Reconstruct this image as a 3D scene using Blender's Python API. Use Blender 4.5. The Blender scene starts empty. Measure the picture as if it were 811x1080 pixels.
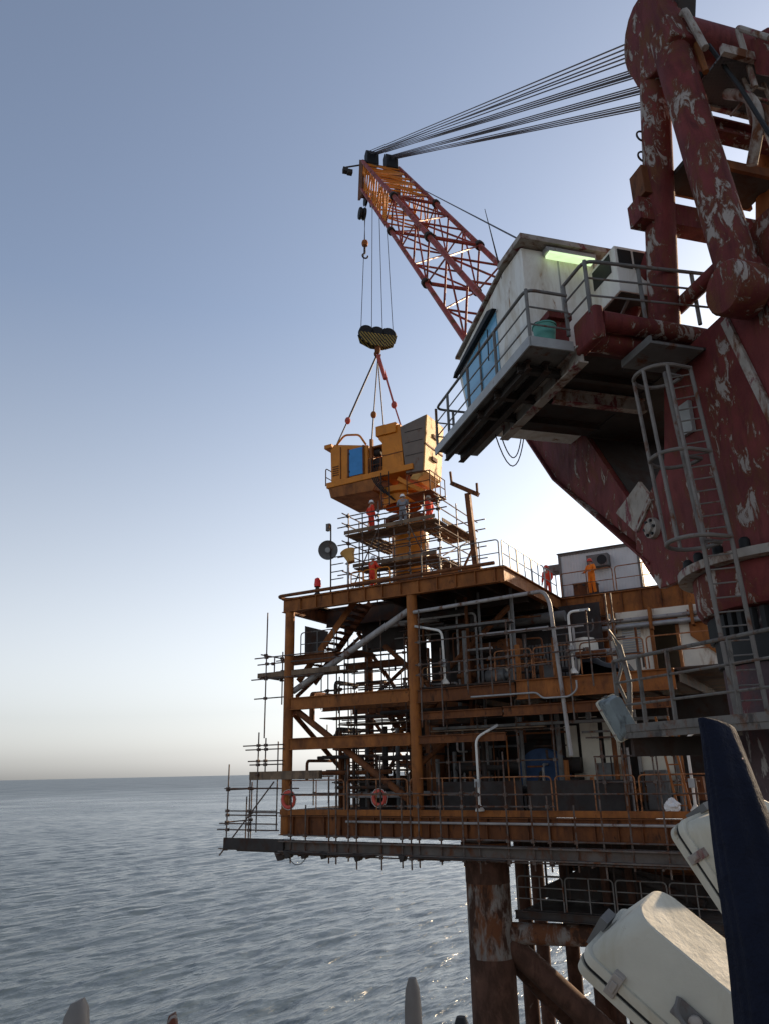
import bpy, bmesh, math, random
from mathutils import Vector, Matrix
random.seed(7)
S = bpy.context.scene
COL = S.collection
R = math.radians
# ------------------------------------------------------------------ camera
CAMZ = 20.0                       # eye height above the sea
FPX = 800.0                       # focal length in photo pixels (photo 811 x 1080)
PITCH, ROLL = math.atan(274 / FPX), R(1.25)
cp, sp, cr, sr = math.cos(PITCH), math.sin(PITCH), math.cos(ROLL), math.sin(ROLL)
VF = Vector((0, cp, sp)); _r = Vector((1, 0, 0)); _u = Vector((0, -sp, cp))
VR = cr * _r - sr * _u; VU = sr * _r + cr * _u
cam = bpy.data.cameras.new('camera'); camo = bpy.data.objects.new('camera', cam); COL.objects.link(camo)
cam.sensor_fit = 'VERTICAL'; cam.sensor_height = 24.0; cam.lens = FPX / 1080 * 24.0
cam.clip_start = 0.05; cam.clip_end = 200000
M3 = Matrix((VR, VU, -VF)).transposed().to_4x4()
M3.translation = (0, 0, CAMZ); camo.matrix_world = M3
S.camera = camo
# ------------------------------------------------------------------ sky, sun, exposure
SUN_AZ, SUN_EL = R(47), R(19)     # azimuth from +Y towards +X
w = bpy.data.worlds.new('World'); S.world = w; w.use_nodes = True
nt = w.node_tree
bg = nt.nodes['Background']
sky = nt.nodes.new('ShaderNodeTexSky'); sky.sky_type = 'NISHITA'; sky.sun_disc = False
sky.sun_elevation = SUN_EL; sky.sun_rotation = SUN_AZ
sky.altitude = 0; sky.air_density = 0.9; sky.dust_density = 1.3; sky.ozone_density = 2.5
bg.inputs[1].default_value = 0.12
hs = nt.nodes.new('ShaderNodeHueSaturation')
_tc = nt.nodes.new('ShaderNodeTexCoord'); _sx = nt.nodes.new('ShaderNodeSeparateXYZ'); nt.links.new(_tc.outputs['Generated'], _sx.inputs[0])
_mr = nt.nodes.new('ShaderNodeMapRange'); _mr.inputs[1].default_value = 0.02; _mr.inputs[2].default_value = .55; _mr.inputs[3].default_value = .16; _mr.inputs[4].default_value = .72   # hazier, paler air low down
nt.links.new(_sx.outputs['Z'], _mr.inputs[0]); nt.links.new(_mr.outputs[0], hs.inputs['Saturation'])
nt.links.new(sky.outputs[0], hs.inputs['Color']); nt.links.new(hs.outputs[0], bg.inputs[0])
sl = bpy.data.lights.new('sun', 'SUN'); so = bpy.data.objects.new('sun', sl); COL.objects.link(so)
sl.energy = 4.6; sl.angle = R(0.6); sl.color = (1.0, 0.74, 0.46)
sd = Vector((math.sin(SUN_AZ) * math.cos(SUN_EL), math.cos(SUN_AZ) * math.cos(SUN_EL), math.sin(SUN_EL)))
so.rotation_euler = sd.to_track_quat('Z', 'Y').to_euler()
S.view_settings.view_transform = 'Standard'; S.view_settings.look = 'None'
S.view_settings.exposure = 0.68; S.view_settings.gamma = 1.0
S.render.engine = 'CYCLES'

# ------------------------------------------------------------------ frames
a_ = R(16)
CFv, CRv, CCo = Vector((-math.sin(a_), math.cos(a_), 0)), Vector((math.cos(a_), math.sin(a_), 0)), Vector((6.97, 12.66, CAMZ))
b_ = R(-29.5)
PUv, PVv, POo = Vector((math.cos(b_), math.sin(b_), 0)), Vector((-math.sin(b_), math.cos(b_), 0)), Vector((-4.6, 34.2, CAMZ))
ZV = Vector((0, 0, 1))
def CW(p): return CCo + p[0] * CFv + p[1] * CRv + p[2] * ZV      # crane: forward, right, up
def PW(p): return POo + p[0] * PUv + p[1] * PVv + p[2] * ZV      # platform: along front, inward, up
def WW(p): return Vector((p[0], p[1], p[2] + CAMZ))
def ray(px, py): return VF + (px - 405.5) / FPX * VR + (540 - py) / FPX * VU
def _hit(px, py, O, A, B, i, val):
    d = ray(px, py); O2 = O - Vector((0, 0, CAMZ))
    if i == 2: t = val / d.z
    else:
        N = (A, B)[i]; t = (val + O2.dot(N)) / d.dot(N)
    q = d * t - O2
    return Vector((q.dot(A), q.dot(B), q.z))
def pv(px, py, v): return _hit(px, py, POo, PUv, PVv, 1, v)
def pz(px, py, z): return _hit(px, py, POo, PUv, PVv, 2, z)
def cR(px, py, r): return _hit(px, py, CCo, CFv, CRv, 1, r)
def cF(px, py, f): return _hit(px, py, CCo, CFv, CRv, 0, f)
def cZ(px, py, z): return _hit(px, py, CCo, CFv, CRv, 2, z)
def wY(px, py, Y):
    d = ray(px, py); return d * (Y / d.y)

# ------------------------------------------------------------------ mesh builder
WL = {}
def ortho(d):
    d = d.normalized()
    u = Vector((0, 0, 1)) if abs(d.z) < 0.95 else Vector((1, 0, 0))
    s = d.cross(u).normalized(); return s, s.cross(d).normalized()
def bend(pts, rad, k=4):
    pts = [Vector(p) for p in pts]; out = [pts[0]]
    for i in range(1, len(pts) - 1):
        a, b, c = pts[i - 1], pts[i], pts[i + 1]
        d1, d2 = (a - b), (c - b); l = min(rad, d1.length * .48, d2.length * .48)
        p, q = b + d1.normalized() * l, b + d2.normalized() * l
        for j in range(k + 1):
            t = j / k; out.append(p * (1 - t) ** 2 + b * 2 * t * (1 - t) + q * t * t)
    out.append(pts[-1]); return out
class MB:
    def __init__(s, fr=WW): s.v = []; s.f = []; s.fr = fr
    def add(s, vs, fs):
        n = len(s.v); s.v += [s.fr(p) for p in vs]; s.f += [[i + n for i in f] for f in fs]; return s
    def box(s, lo, hi):
        x, y, z = lo; X, Y, Z = hi
        return s.add([(x, y, z), (X, y, z), (X, Y, z), (x, Y, z), (x, y, Z), (X, y, Z), (X, Y, Z), (x, Y, Z)],
                     [[0, 3, 2, 1], [4, 5, 6, 7], [0, 1, 5, 4], [1, 2, 6, 5], [2, 3, 7, 6], [3, 0, 4, 7]])
    def prism(s, pts, off):
        pts = [Vector(p) for p in pts]; off = Vector(off); n = len(pts)
        return s.add(pts + [p + off for p in pts], [list(range(n))[::-1], list(range(n, 2 * n))] +
                     [[i, (i + 1) % n, (i + 1) % n + n, i + n] for i in range(n)])
    def beam(s, p, q, w, h, up=None):          # solid bar, w sideways, h along up
        p, q = Vector(p), Vector(q); d = (q - p).normalized()
        up = Vector(up) if up else ortho(d)[1]
        sd_ = d.cross(up).normalized(); up = sd_.cross(d).normalized()
        a, b = sd_ * w / 2, up * h / 2
        return s.prism([p - a - b, p + a - b, p + a + b, p - a + b], q - p)
    def ibeam(s, p, q, w, h, t=.03, up=None, tw=None):
        p, q = Vector(p), Vector(q); d = (q - p).normalized(); tw = tw or t
        up = Vector(up) if up else ortho(d)[1]
        x = d.cross(up).normalized(); y = x.cross(d).normalized()
        W, H = w / 2, h / 2
        prof = [(-W, -H), (W, -H), (W, -H + t), (tw / 2, -H + t), (tw / 2, H - t), (W, H - t), (W, H), (-W, H), (-W, H - t), (-tw / 2, H - t), (-tw / 2, -H + t), (-W, -H + t)]
        P = [p + x * i + y * j for i, j in prof]; Q = [c + (q - p) for c in P]; n = 12
        fs = [[i, (i + 1) % n, (i + 1) % n + n, i + n] for i in range(n)]
        for o in (0, n): fs += [[o + i for i in (0, 1, 2, 11)], [o + i for i in (11, 2, 3, 10)], [o + i for i in (10, 3, 4, 9)], [o + i for i in (9, 4, 5, 8)], [o + i for i in (8, 5, 6, 7)]]
        return s.add(P + Q, fs)
    def tube(s, pts, r, n=8, closed=False):
        pts = [Vector(p) for p in pts]; m = len(pts); rs = r if isinstance(r, (list, tuple)) else [r] * m
        vs = []; fs = []; prev = None
        for i in range(m):
            if closed: d = (pts[(i + 1) % m] - pts[i - 1])
            else:
                d1 = pts[i] - pts[i - 1] if i else pts[1] - pts[0]
                d2 = pts[i + 1] - pts[i] if i < m - 1 else d1
                d = d1.normalized() + d2.normalized()
            if d.length < 1e-9: d = Vector((0, 0, 1))
            d.normalize()
            if prev is None: a, b = ortho(d)
            else:
                a = (prev - d * prev.dot(d)); a = a.normalized() if a.length > 1e-6 else ortho(d)[0]
                b = a.cross(d).normalized()
            prev = a
            vs += [pts[i] + (a * math.cos(2 * math.pi * j / n) + b * math.sin(2 * math.pi * j / n)) * rs[i] for j in range(n)]
        for i in range(m if closed else m - 1):
            k = (i + 1) % m
            fs += [[i * n + j, i * n + (j + 1) % n, k * n + (j + 1) % n, k * n + j] for j in range(n)]
        if not closed: fs += [list(range(n)), list(range((m - 1) * n, m * n))]
        return s.add(vs, fs)
    def cyl(s, p, q, r, n=24): return s.tube([p, q], r, n)
    def lathe(s, prof, c, axis=(0, 0, 1), n=24, start=0, sweep=2 * math.pi):
        c = Vector(c); ax = Vector(axis).normalized(); a, b = ortho(ax); m = len(prof); full = abs(sweep - 2 * math.pi) < 1e-6
        N = n if full else n + 1; vs = []; fs = []
        for j in range(N):
            t = start + sweep * j / n
            for r, h in prof: vs.append(c + ax * h + (a * math.cos(t) + b * math.sin(t)) * r)
        for j in range(n):
            k = (j + 1) % N
            fs += [[j * m + i, k * m + i, k * m + i + 1, j * m + i + 1] for i in range(m - 1)]
        return s.add(vs, fs)
    def torus(s, c, axis, Rr, r, n=24, k=8):
        return s.lathe([(Rr + r * math.cos(2 * math.pi * i / k), r * math.sin(2 * math.pi * i / k)) for i in range(k + 1)], c, axis, n)
    def ball(s, c, r, sc=(1, 1, 1), n=12, m=8):
        c = Vector(c); vs = [c + Vector((0, 0, r * sc[2]))]; fs = []
        for i in range(1, m):
            t = math.pi * i / m
            for j in range(n):
                q = 2 * math.pi * j / n
                vs.append(c + Vector((r * sc[0] * math.sin(t) * math.cos(q), r * sc[1] * math.sin(t) * math.sin(q), r * sc[2] * math.cos(t))))
        vs.append(c - Vector((0, 0, r * sc[2])))
        for j in range(n): fs.append([0, 1 + j, 1 + (j + 1) % n])
        for i in range(m - 2):
            for j in range(n): fs.append([1 + i * n + j, 1 + (i + 1) * n + j, 1 + (i + 1) * n + (j + 1) % n, 1 + i * n + (j + 1) % n])
        L = len(vs) - 1
        for j in range(n): fs.append([L, 1 + (m - 2) * n + (j + 1) % n, 1 + (m - 2) * n + j])
        return s.add(vs, fs)
    def build(s, name, mat, parent=None, loc=None, bevel=0, smooth=True, crease=38):
        if parent is not None: o3 = WL[parent.name]
        elif loc is not None: o3 = Vector(loc)
        else:
            lo = [min(p[i] for p in s.v) for i in range(3)]; hi = [max(p[i] for p in s.v) for i in range(3)]
            o3 = Vector(((lo[0] + hi[0]) / 2, (lo[1] + hi[1]) / 2, lo[2]))
        me = bpy.data.meshes.new(name); me.from_pydata([p - o3 for p in s.v], [], s.f)
        bm = bmesh.new(); bm.from_mesh(me)
        bmesh.ops.remove_doubles(bm, verts=bm.verts, dist=1e-5)
        bmesh.ops.recalc_face_normals(bm, faces=bm.faces); bm.to_mesh(me); bm.free()
        me.materials.append(mat)
        if smooth:
            me.polygons.foreach_set('use_smooth', [True] * len(me.polygons)); me.set_sharp_from_angle(angle=R(crease))
        o = bpy.data.objects.new(name, me); COL.objects.link(o)
        if parent is not None: o.parent = parent
        else: o.location = o3
        WL[o.name] = o3
        if bevel:
            bv = o.modifiers.new('bevel', 'BEVEL'); bv.width = bevel; bv.segments = 2; bv.limit_method = 'ANGLE'; bv.angle_limit = R(40)
        return o
def tag(o, label=None, cat=None, group=None, kind=None):
    if label: o['label'] = label
    if cat: o['category'] = cat
    if group: o['group'] = group
    if kind: o['kind'] = kind
    return o
def thing(name, label, cat, loc, group=None, rz=0):
    o = bpy.data.objects.new(name, None); COL.objects.link(o); o.location = loc; o.rotation_euler.z = rz
    o.empty_display_size = .3; WL[o.name] = Vector(loc); return tag(o, label, cat, group)
def copy_thing(o, loc, rz=0, label=None, parent=None):
    c = o.copy(); COL.objects.link(c)
    if parent is None:
        c.location = loc; c.rotation_euler.z = rz
        if label: c['label'] = label
        WL[c.name] = Vector(loc)
    else: c.parent = parent
    for ch in o.children: copy_thing(ch, None, parent=c)
    return c

# ------------------------------------------------------------------ materials
def material(name, base, rough=.6, metal=0., var=.25, vscale=1.5, layers=(), bump=.0, bscale=20, spec=.22):
    """layers: (colour, noise scale, threshold, softness, z stretch, roughness)"""
    m = bpy.data.materials.new(name); m.use_nodes = True; t = m.node_tree; N, L = t.nodes, t.links
    b = N['Principled BSDF']; b.inputs['Metallic'].default_value = metal; b.inputs['Specular IOR Level'].default_value = spec
    tc = N.new('ShaderNodeTexCoord'); oi = N.new('ShaderNodeObjectInfo')
    ad = N.new('ShaderNodeVectorMath'); ad.operation = 'ADD'
    sc = N.new('ShaderNodeVectorMath'); sc.operation = 'SCALE'; sc.inputs[0].default_value = (37, 11, 23)
    L.new(oi.outputs['Random'], sc.inputs['Scale']); L.new(tc.outputs['Object'], ad.inputs[0]); L.new(sc.outputs[0], ad.inputs[1])
    def noise(scale, zs=1., detail=6, dist=.0, rough_=.6):
        mp = N.new('ShaderNodeMapping'); mp.inputs['Scale'].default_value = (1, 1, zs); L.new(ad.outputs[0], mp.inputs[0])
        n = N.new('ShaderNodeTexNoise'); n.inputs['Scale'].default_value = scale; n.inputs['Detail'].default_value = detail
        n.inputs['Roughness'].default_value = rough_; n.inputs['Distortion'].default_value = dist
        L.new(mp.outputs[0], n.inputs['Vector']); return n.outputs['Fac']
    mr = N.new('ShaderNodeMapRange'); mr.inputs[1].default_value = .25; mr.inputs[2].default_value = .75
    mr.inputs[3].default_value = 1 - var; mr.inputs[4].default_value = 1 + var
    L.new(noise(vscale), mr.inputs[0])
    mul = N.new('ShaderNodeVectorMath'); mul.operation = 'SCALE'; mul.inputs[0].default_value = base[:3]; L.new(mr.outputs[0], mul.inputs['Scale'])
    colr = mul.outputs[0]; rgh = None; height = None
    full = []
    for l_ in layers:
        if len(l_) > 6: full.append((RUST, l_[1], l_[2] - .022, .03, l_[4], .9, l_[6]))
        full.append(l_)
    for l_ in full:
        (c, s_, th, soft, zs, r2) = l_[:6]
        mk = N.new('ShaderNodeMapRange'); mk.inputs[1].default_value = th - soft; mk.inputs[2].default_value = th + soft
        if len(l_) > 6:                                     # large clusters of small ragged flakes
            m1 = N.new('ShaderNodeMath'); m1.operation = 'MULTIPLY'; m1.inputs[1].default_value = l_[6]; L.new(noise(s_ * .17, .6, 3), m1.inputs[0])
            m2 = N.new('ShaderNodeMath'); m2.operation = 'MULTIPLY_ADD'; m2.inputs[1].default_value = 1 - l_[6]; L.new(noise(s_, zs, 10, .8, .72), m2.inputs[0]); L.new(m1.outputs[0], m2.inputs[2])
            L.new(m2.outputs[0], mk.inputs[0])
        else: L.new(noise(s_, zs, 9, .4, .68), mk.inputs[0])
        mx = N.new('ShaderNodeMix'); mx.data_type = 'RGBA'; L.new(mk.outputs[0], mx.inputs['Factor'])
        L.new(colr, mx.inputs['A']); mx.inputs['B'].default_value = (*c, 1); colr = mx.outputs['Result']
        mf = N.new('ShaderNodeMix'); mf.data_type = 'FLOAT'; L.new(mk.outputs[0], mf.inputs['Factor'])
        if rgh is None: mf.inputs['A'].default_value = rough
        else: L.new(rgh, mf.inputs['A'])
        mf.inputs['B'].default_value = r2; rgh = mf.outputs['Result']
        height = mk.outputs[0]
    L.new(colr, b.inputs['Base Color'])
    if rgh is None: b.inputs['Roughness'].default_value = rough
    else: L.new(rgh, b.inputs['Roughness'])
    if bump:
        bp = N.new('ShaderNodeBump'); bp.inputs['Strength'].default_value = bump; bp.inputs['Distance'].default_value = .02
        if height is not None:
            mm = N.new('ShaderNodeMath'); mm.operation = 'SUBTRACT'; L.new(noise(bscale), mm.inputs[0]); L.new(height, mm.inputs[1]); L.new(mm.outputs[0], bp.inputs['Height'])
        else: L.new(noise(bscale), bp.inputs['Height'])
        L.new(bp.outputs[0], b.inputs['Normal'])
    return m
PRIMER = (.33, .285, .255); RUST = (.13, .05, .022); RUSTD = (.05, .025, .016)
RED = material('oxide_red_paint', (.140, .026, .024), .62, 0, .4, 1.2, [(RUST, 2.2, .62, .08, .4, .85), ((.085, .02, .02), 5, .58, .10, .25, .8), (PRIMER, 4.5, .575, .010, .45, .8, .45)], .4, 25)
REDF = material('flaking_red_paint', (.138, .026, .024), .64, 0, .45, 1.4, [(RUST, 2.6, .57, .08, .4, .85), ((.085, .02, .02), 5, .58, .10, .25, .8), (PRIMER, 5.0, .560, .012, .45, .8, .42)], .6, 25)
REDC = material('boom_red_paint', (.29, .046, .030), .45, 0, .3, 2, [(RUST, 3, .56, .06, 1, .85), ((.33, .27, .24), 1.1, .64, .05, 1, .8)], .2, 25)
PRIM = material('weathered_primer', (.34, .30, .26), .75, 0, .3, 2, [(RUST, 2.5, .56, .06, .5, .85), ((.16, .03, .035), 2.2, .58, .03, .6, .5)], .4, 25)
PED = material('flaking_maroon_column', (.085, .055, .058), .7, 0, .35, 1.6, [((.14, .045, .045), 2.0, .55, .06, .5, .7), ((.33, .30, .28), 4.0, .60, .02, .35, .8)], .4, 25)
ORG = material('ochre_steel_paint', (.31, .108, .024), .62, 0, .36, .9, [(RUST, 1.6, .57, .12, .5, .85), ((.24, .085, .03), 6, .58, .08, .2, .8), (RUSTD, 3.5, .66, .06, .4, .9)], .25, 20)
ORD = material('rusty_ochre_steel', (.19, .066, .020), .7, 0, .35, .9, [(RUST, 1.5, .53, .10, .5, .85), ((.12, .045, .02), 6, .56, .08, .2, .8), (RUSTD, 3.2, .60, .06, .4, .9)], .3, 20)
RSB = material('bare_rusty_steel', (.085, .042, .028), .85, 0, .4, 1.2, [(RUSTD, 2.5, .52, .08, .5, .9), ((.20, .15, .12), 3.5, .68, .03, .4, .9)], .4, 15)
YEL = material('crane_house_orange', (.58, .195, .016), .42, 0, .18, 1.2, [((.35, .12, .02), 1.6, .64, .08, .4, .7)], .1, 20)
DRK = material('grimy_shaded_steel', (.046, .039, .035), .75, 0, .4, 1.1, [(RUSTD, 1.5, .56, .08, .6, .9)], .2, 15)  # dark base also carries the shade inside the decks and beneath the cab
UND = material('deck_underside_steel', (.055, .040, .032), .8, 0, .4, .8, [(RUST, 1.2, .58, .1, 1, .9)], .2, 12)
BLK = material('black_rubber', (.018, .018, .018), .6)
GRY = material('galvanised_steel', (.34, .34, .33), .5, .35, .22, 3, [(RUST, 5, .68, .05, .4, .9)], .1, 40)
WLK = material('weathered_walkway_steel', (.150, .136, .120), .7, .1, .3, 3, [(RUST, 4, .60, .08, .6, .9), ((.07, .06, .055), 6, .6, .06, .4, .9)], .2, 30)
GRW = material('weathered_ladder_steel', (.175, .155, .138), .6, .2, .25, 3, [(RUST, 4, .62, .06, .6, .9)], .15, 30)
GRD = material('dull_grey_steel', (.155, .150, .142), .65, .1, .3, 2, [(RUST, 3, .60, .06, .5, .9)], .15, 30)
WHT = material('white_paint', (.74, .72, .66), .55, 0, .10, 1.3, [((.50, .43, .33), 2.2, .57, .12, .25, .8), ((.30, .17, .09), 4.0, .66, .04, .3, .9)], .08, 30)
CRM = material('cream_wall_paint', (.70, .64, .52), .6, 0, .15, 1, [((.30, .16, .07), 1.8, .64, .08, .3, .85)], .08, 20)
SCF = material('scaffold_tube_steel', (.13, .105, .09), .55, .4, .35, 3, [(RUST, 4, .55, .08, 1, .9)])
BRD = material('scaffold_board_wood', (.20, .135, .085), .85, 0, .35, 2.5, [((.09, .065, .05), 3, .55, .08, .3, .9)], .3, 30)
TUB = material('rail_paint_rusty', (.36, .155, .065), .55, .1, .3, 3, [(RUST, 4, .55, .08, 1, .9)])
FEN = material('grimy_fender_steel', (.125, .105, .09), .75, 0, .35, 1.5, [(RUST, 2, .58, .08, .6, .9)], .2, 20)
PIPG = material('grey_pipe_coating', (.33, .31, .29), .55, .1, .2, 2, [(RUST, 3, .6, .06, .4, .9)], .1, 30)
ROPE = material('wire_rope', (.09, .08, .085), .55, .5, .2, 8)
SLNG = material('red_webbing', (.42, .09, .07), .8, 0, .2, 6)
HOOKY = material('faded_yellow_block', (.30, .21, .05), .55, .1, .3, 3, [(RUST, 4, .6, .06, 1, .9)])
def stripes(m, k):
    t = m.node_tree; N, L = t.nodes, t.links; b = N['Principled BSDF']; src = b.inputs['Base Color'].links[0].from_socket
    tc = N.new('ShaderNodeTexCoord'); w_ = N.new('ShaderNodeTexWave'); w_.inputs['Scale'].default_value = k; w_.bands_direction = 'DIAGONAL'; L.new(tc.outputs['Object'], w_.inputs['Vector'])
    r_ = N.new('ShaderNodeMapRange'); r_.inputs[1].default_value = .45; r_.inputs[2].default_value = .55; L.new(w_.outputs['Fac'], r_.inputs[0])
    mx = N.new('ShaderNodeMix'); mx.data_type = 'RGBA'; L.new(r_.outputs[0], mx.inputs['Factor']); L.new(src, mx.inputs['A']); mx.inputs['B'].default_value = (.02, .02, .02, 1); L.new(mx.outputs['Result'], b.inputs['Base Color'])
stripes(HOOKY, 2.6)
BLU = material('blue_door_paint', (.05, .23, .50), .45, 0, .15, 2, [((.6, .62, .62), 3.0, .70, .02, 1, .5)])
GRB = material('brown_grey_panel', (.16, .125, .10), .55, 0, .15, 1.2, [(RUST, 2, .66, .07, .5, .8)], .05, 20)
GRBL = material('pale_ochre_panel', (.62, .34, .10), .6, 0, .2, 1.2, [(RUST, 2, .62, .07, .5, .8)], .1, 20)  # pale ochre; on the counterweight box it stands for a sunlit face
GRN = material('green_plastic', (.10, .30, .25), .5, 0, .15, 3)
CRED = material('red_coverall_cloth', (.68, .055, .025), .85, 0, .2, 6, bump=.2, bscale=30)
CORG = material('orange_coverall_cloth', (.80, .20, .02), .85, 0, .2, 6, bump=.2, bscale=30)
CGRY = material('grey_coverall_cloth', (.22, .23, .25), .85, 0, .2, 6, bump=.2, bscale=30)
SKIN = material('skin', (.35, .20, .13), .6, 0, .05, 8)
HATW = material('white_helmet', (.8, .8, .78), .35)
HATR = material('red_helmet', (.6, .06, .03), .35)
BUOY = material('lifebuoy_orange_red', (.62, .10, .07), .5, 0, .15, 4)
REDL = material('red_beacon_lens', (.75, .03, .03), .25)
HOUS = material('floodlight_housing', (.53, .50, .41), .62, 0, .15, 3, [((.42, .38, .29), 7, .56, .12, .3, .8), ((.26, .19, .12), 12, .665, .03, .6, .85)], .12, 60)
HOUT = material('floodlight_small_housing', (.19, .22, .22), .5, 0, .2, 4, [((.10, .11, .11), 5, .58, .05, .5, .8)], .08, 40)
NAVY = material('navy_canvas', (.010, .0125, .024), .9, 0, .35, 5, bump=1.0, bscale=16, spec=.12)
BLUT = material('blue_tarp', (.030, .058, .12), .7, 0, .3, 3)
BAGW = material('white_plastic_bag', (.78, .78, .76), .5, 0, .1, 5)
LEGM = material('splash_zone_leg_paint', (.20, .18, .16), .7, 0, .3, .8, [(RUST, 1.6, .50, .06, .4, .9), (RUSTD, 2.2, .55, .04, .4, .95)], .4, 12)
CONT = material('container_panel', (.62, .63, .62), .5, 0, .1, 1.2, [((.4, .36, .3), 2, .68, .06, .3, .8)])
def glass(name, c):
    m = bpy.data.materials.new(name); m.use_nodes = True; t = m.node_tree; b = t.nodes['Principled BSDF']
    n = t.nodes.new('ShaderNodeTexNoise'); n.inputs['Scale'].default_value = 2.5; n.inputs['Detail'].default_value = 5
    tc = t.nodes.new('ShaderNodeTexCoord'); t.links.new(tc.outputs['Object'], n.inputs['Vector'])
    rr = t.nodes.new('ShaderNodeMapRange'); rr.inputs[3].default_value = .03; rr.inputs[4].default_value = .3; t.links.new(n.outputs['Fac'], rr.inputs[0]); t.links.new(rr.outputs[0], b.inputs['Roughness'])
    b.inputs['Base Color'].default_value = (*c, 1); b.inputs['Specular IOR Level'].default_value = .8; return m
BGL = glass('blue_tinted_glass', (.16, .40, .58))
def emit(name, c, s):
    m = bpy.data.materials.new(name); m.use_nodes = True; t = m.node_tree; b = t.nodes['Principled BSDF']
    b.inputs['Base Color'].default_value = (*c, 1); b.inputs['Emission Color'].default_value = (*c, 1)
    n = t.nodes.new('ShaderNodeTexNoise'); n.inputs['Scale'].default_value = 5
    rr = t.nodes.new('ShaderNodeMapRange'); rr.inputs[3].default_value = s * .7; rr.inputs[4].default_value = s * 1.3
    t.links.new(n.outputs['Fac'], rr.inputs[0]); t.links.new(rr.outputs[0], b.inputs['Emission Strength']); return m
LAMP = emit('fluorescent_glow', (.70, .92, .52), .62)

# grating: see-through bar pattern made of real holes is too fine; a dark perforated plate is used
GRAT = bpy.data.materials.new('perforated_grating'); GRAT.use_nodes = True
_t = GRAT.node_tree; _b = _t.nodes['Principled BSDF']; _tc = _t.nodes.new('ShaderNodeTexCoord')
_w = _t.nodes.new('ShaderNodeTexVoronoi'); _w.inputs['Scale'].default_value = 14; _w.inputs['Randomness'].default_value = 0.05; _t.links.new(_tc.outputs['Object'], _w.inputs['Vector'])
_r = _t.nodes.new('ShaderNodeMapRange'); _r.inputs[1].default_value = .28; _r.inputs[2].default_value = .34; _t.links.new(_w.outputs['Distance'], _r.inputs[0])
_t.links.new(_r.outputs[0], _b.inputs['Alpha']); _b.inputs['Base Color'].default_value = (.10, .10, .105, 1); _b.inputs['Roughness'].default_value = .7

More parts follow.
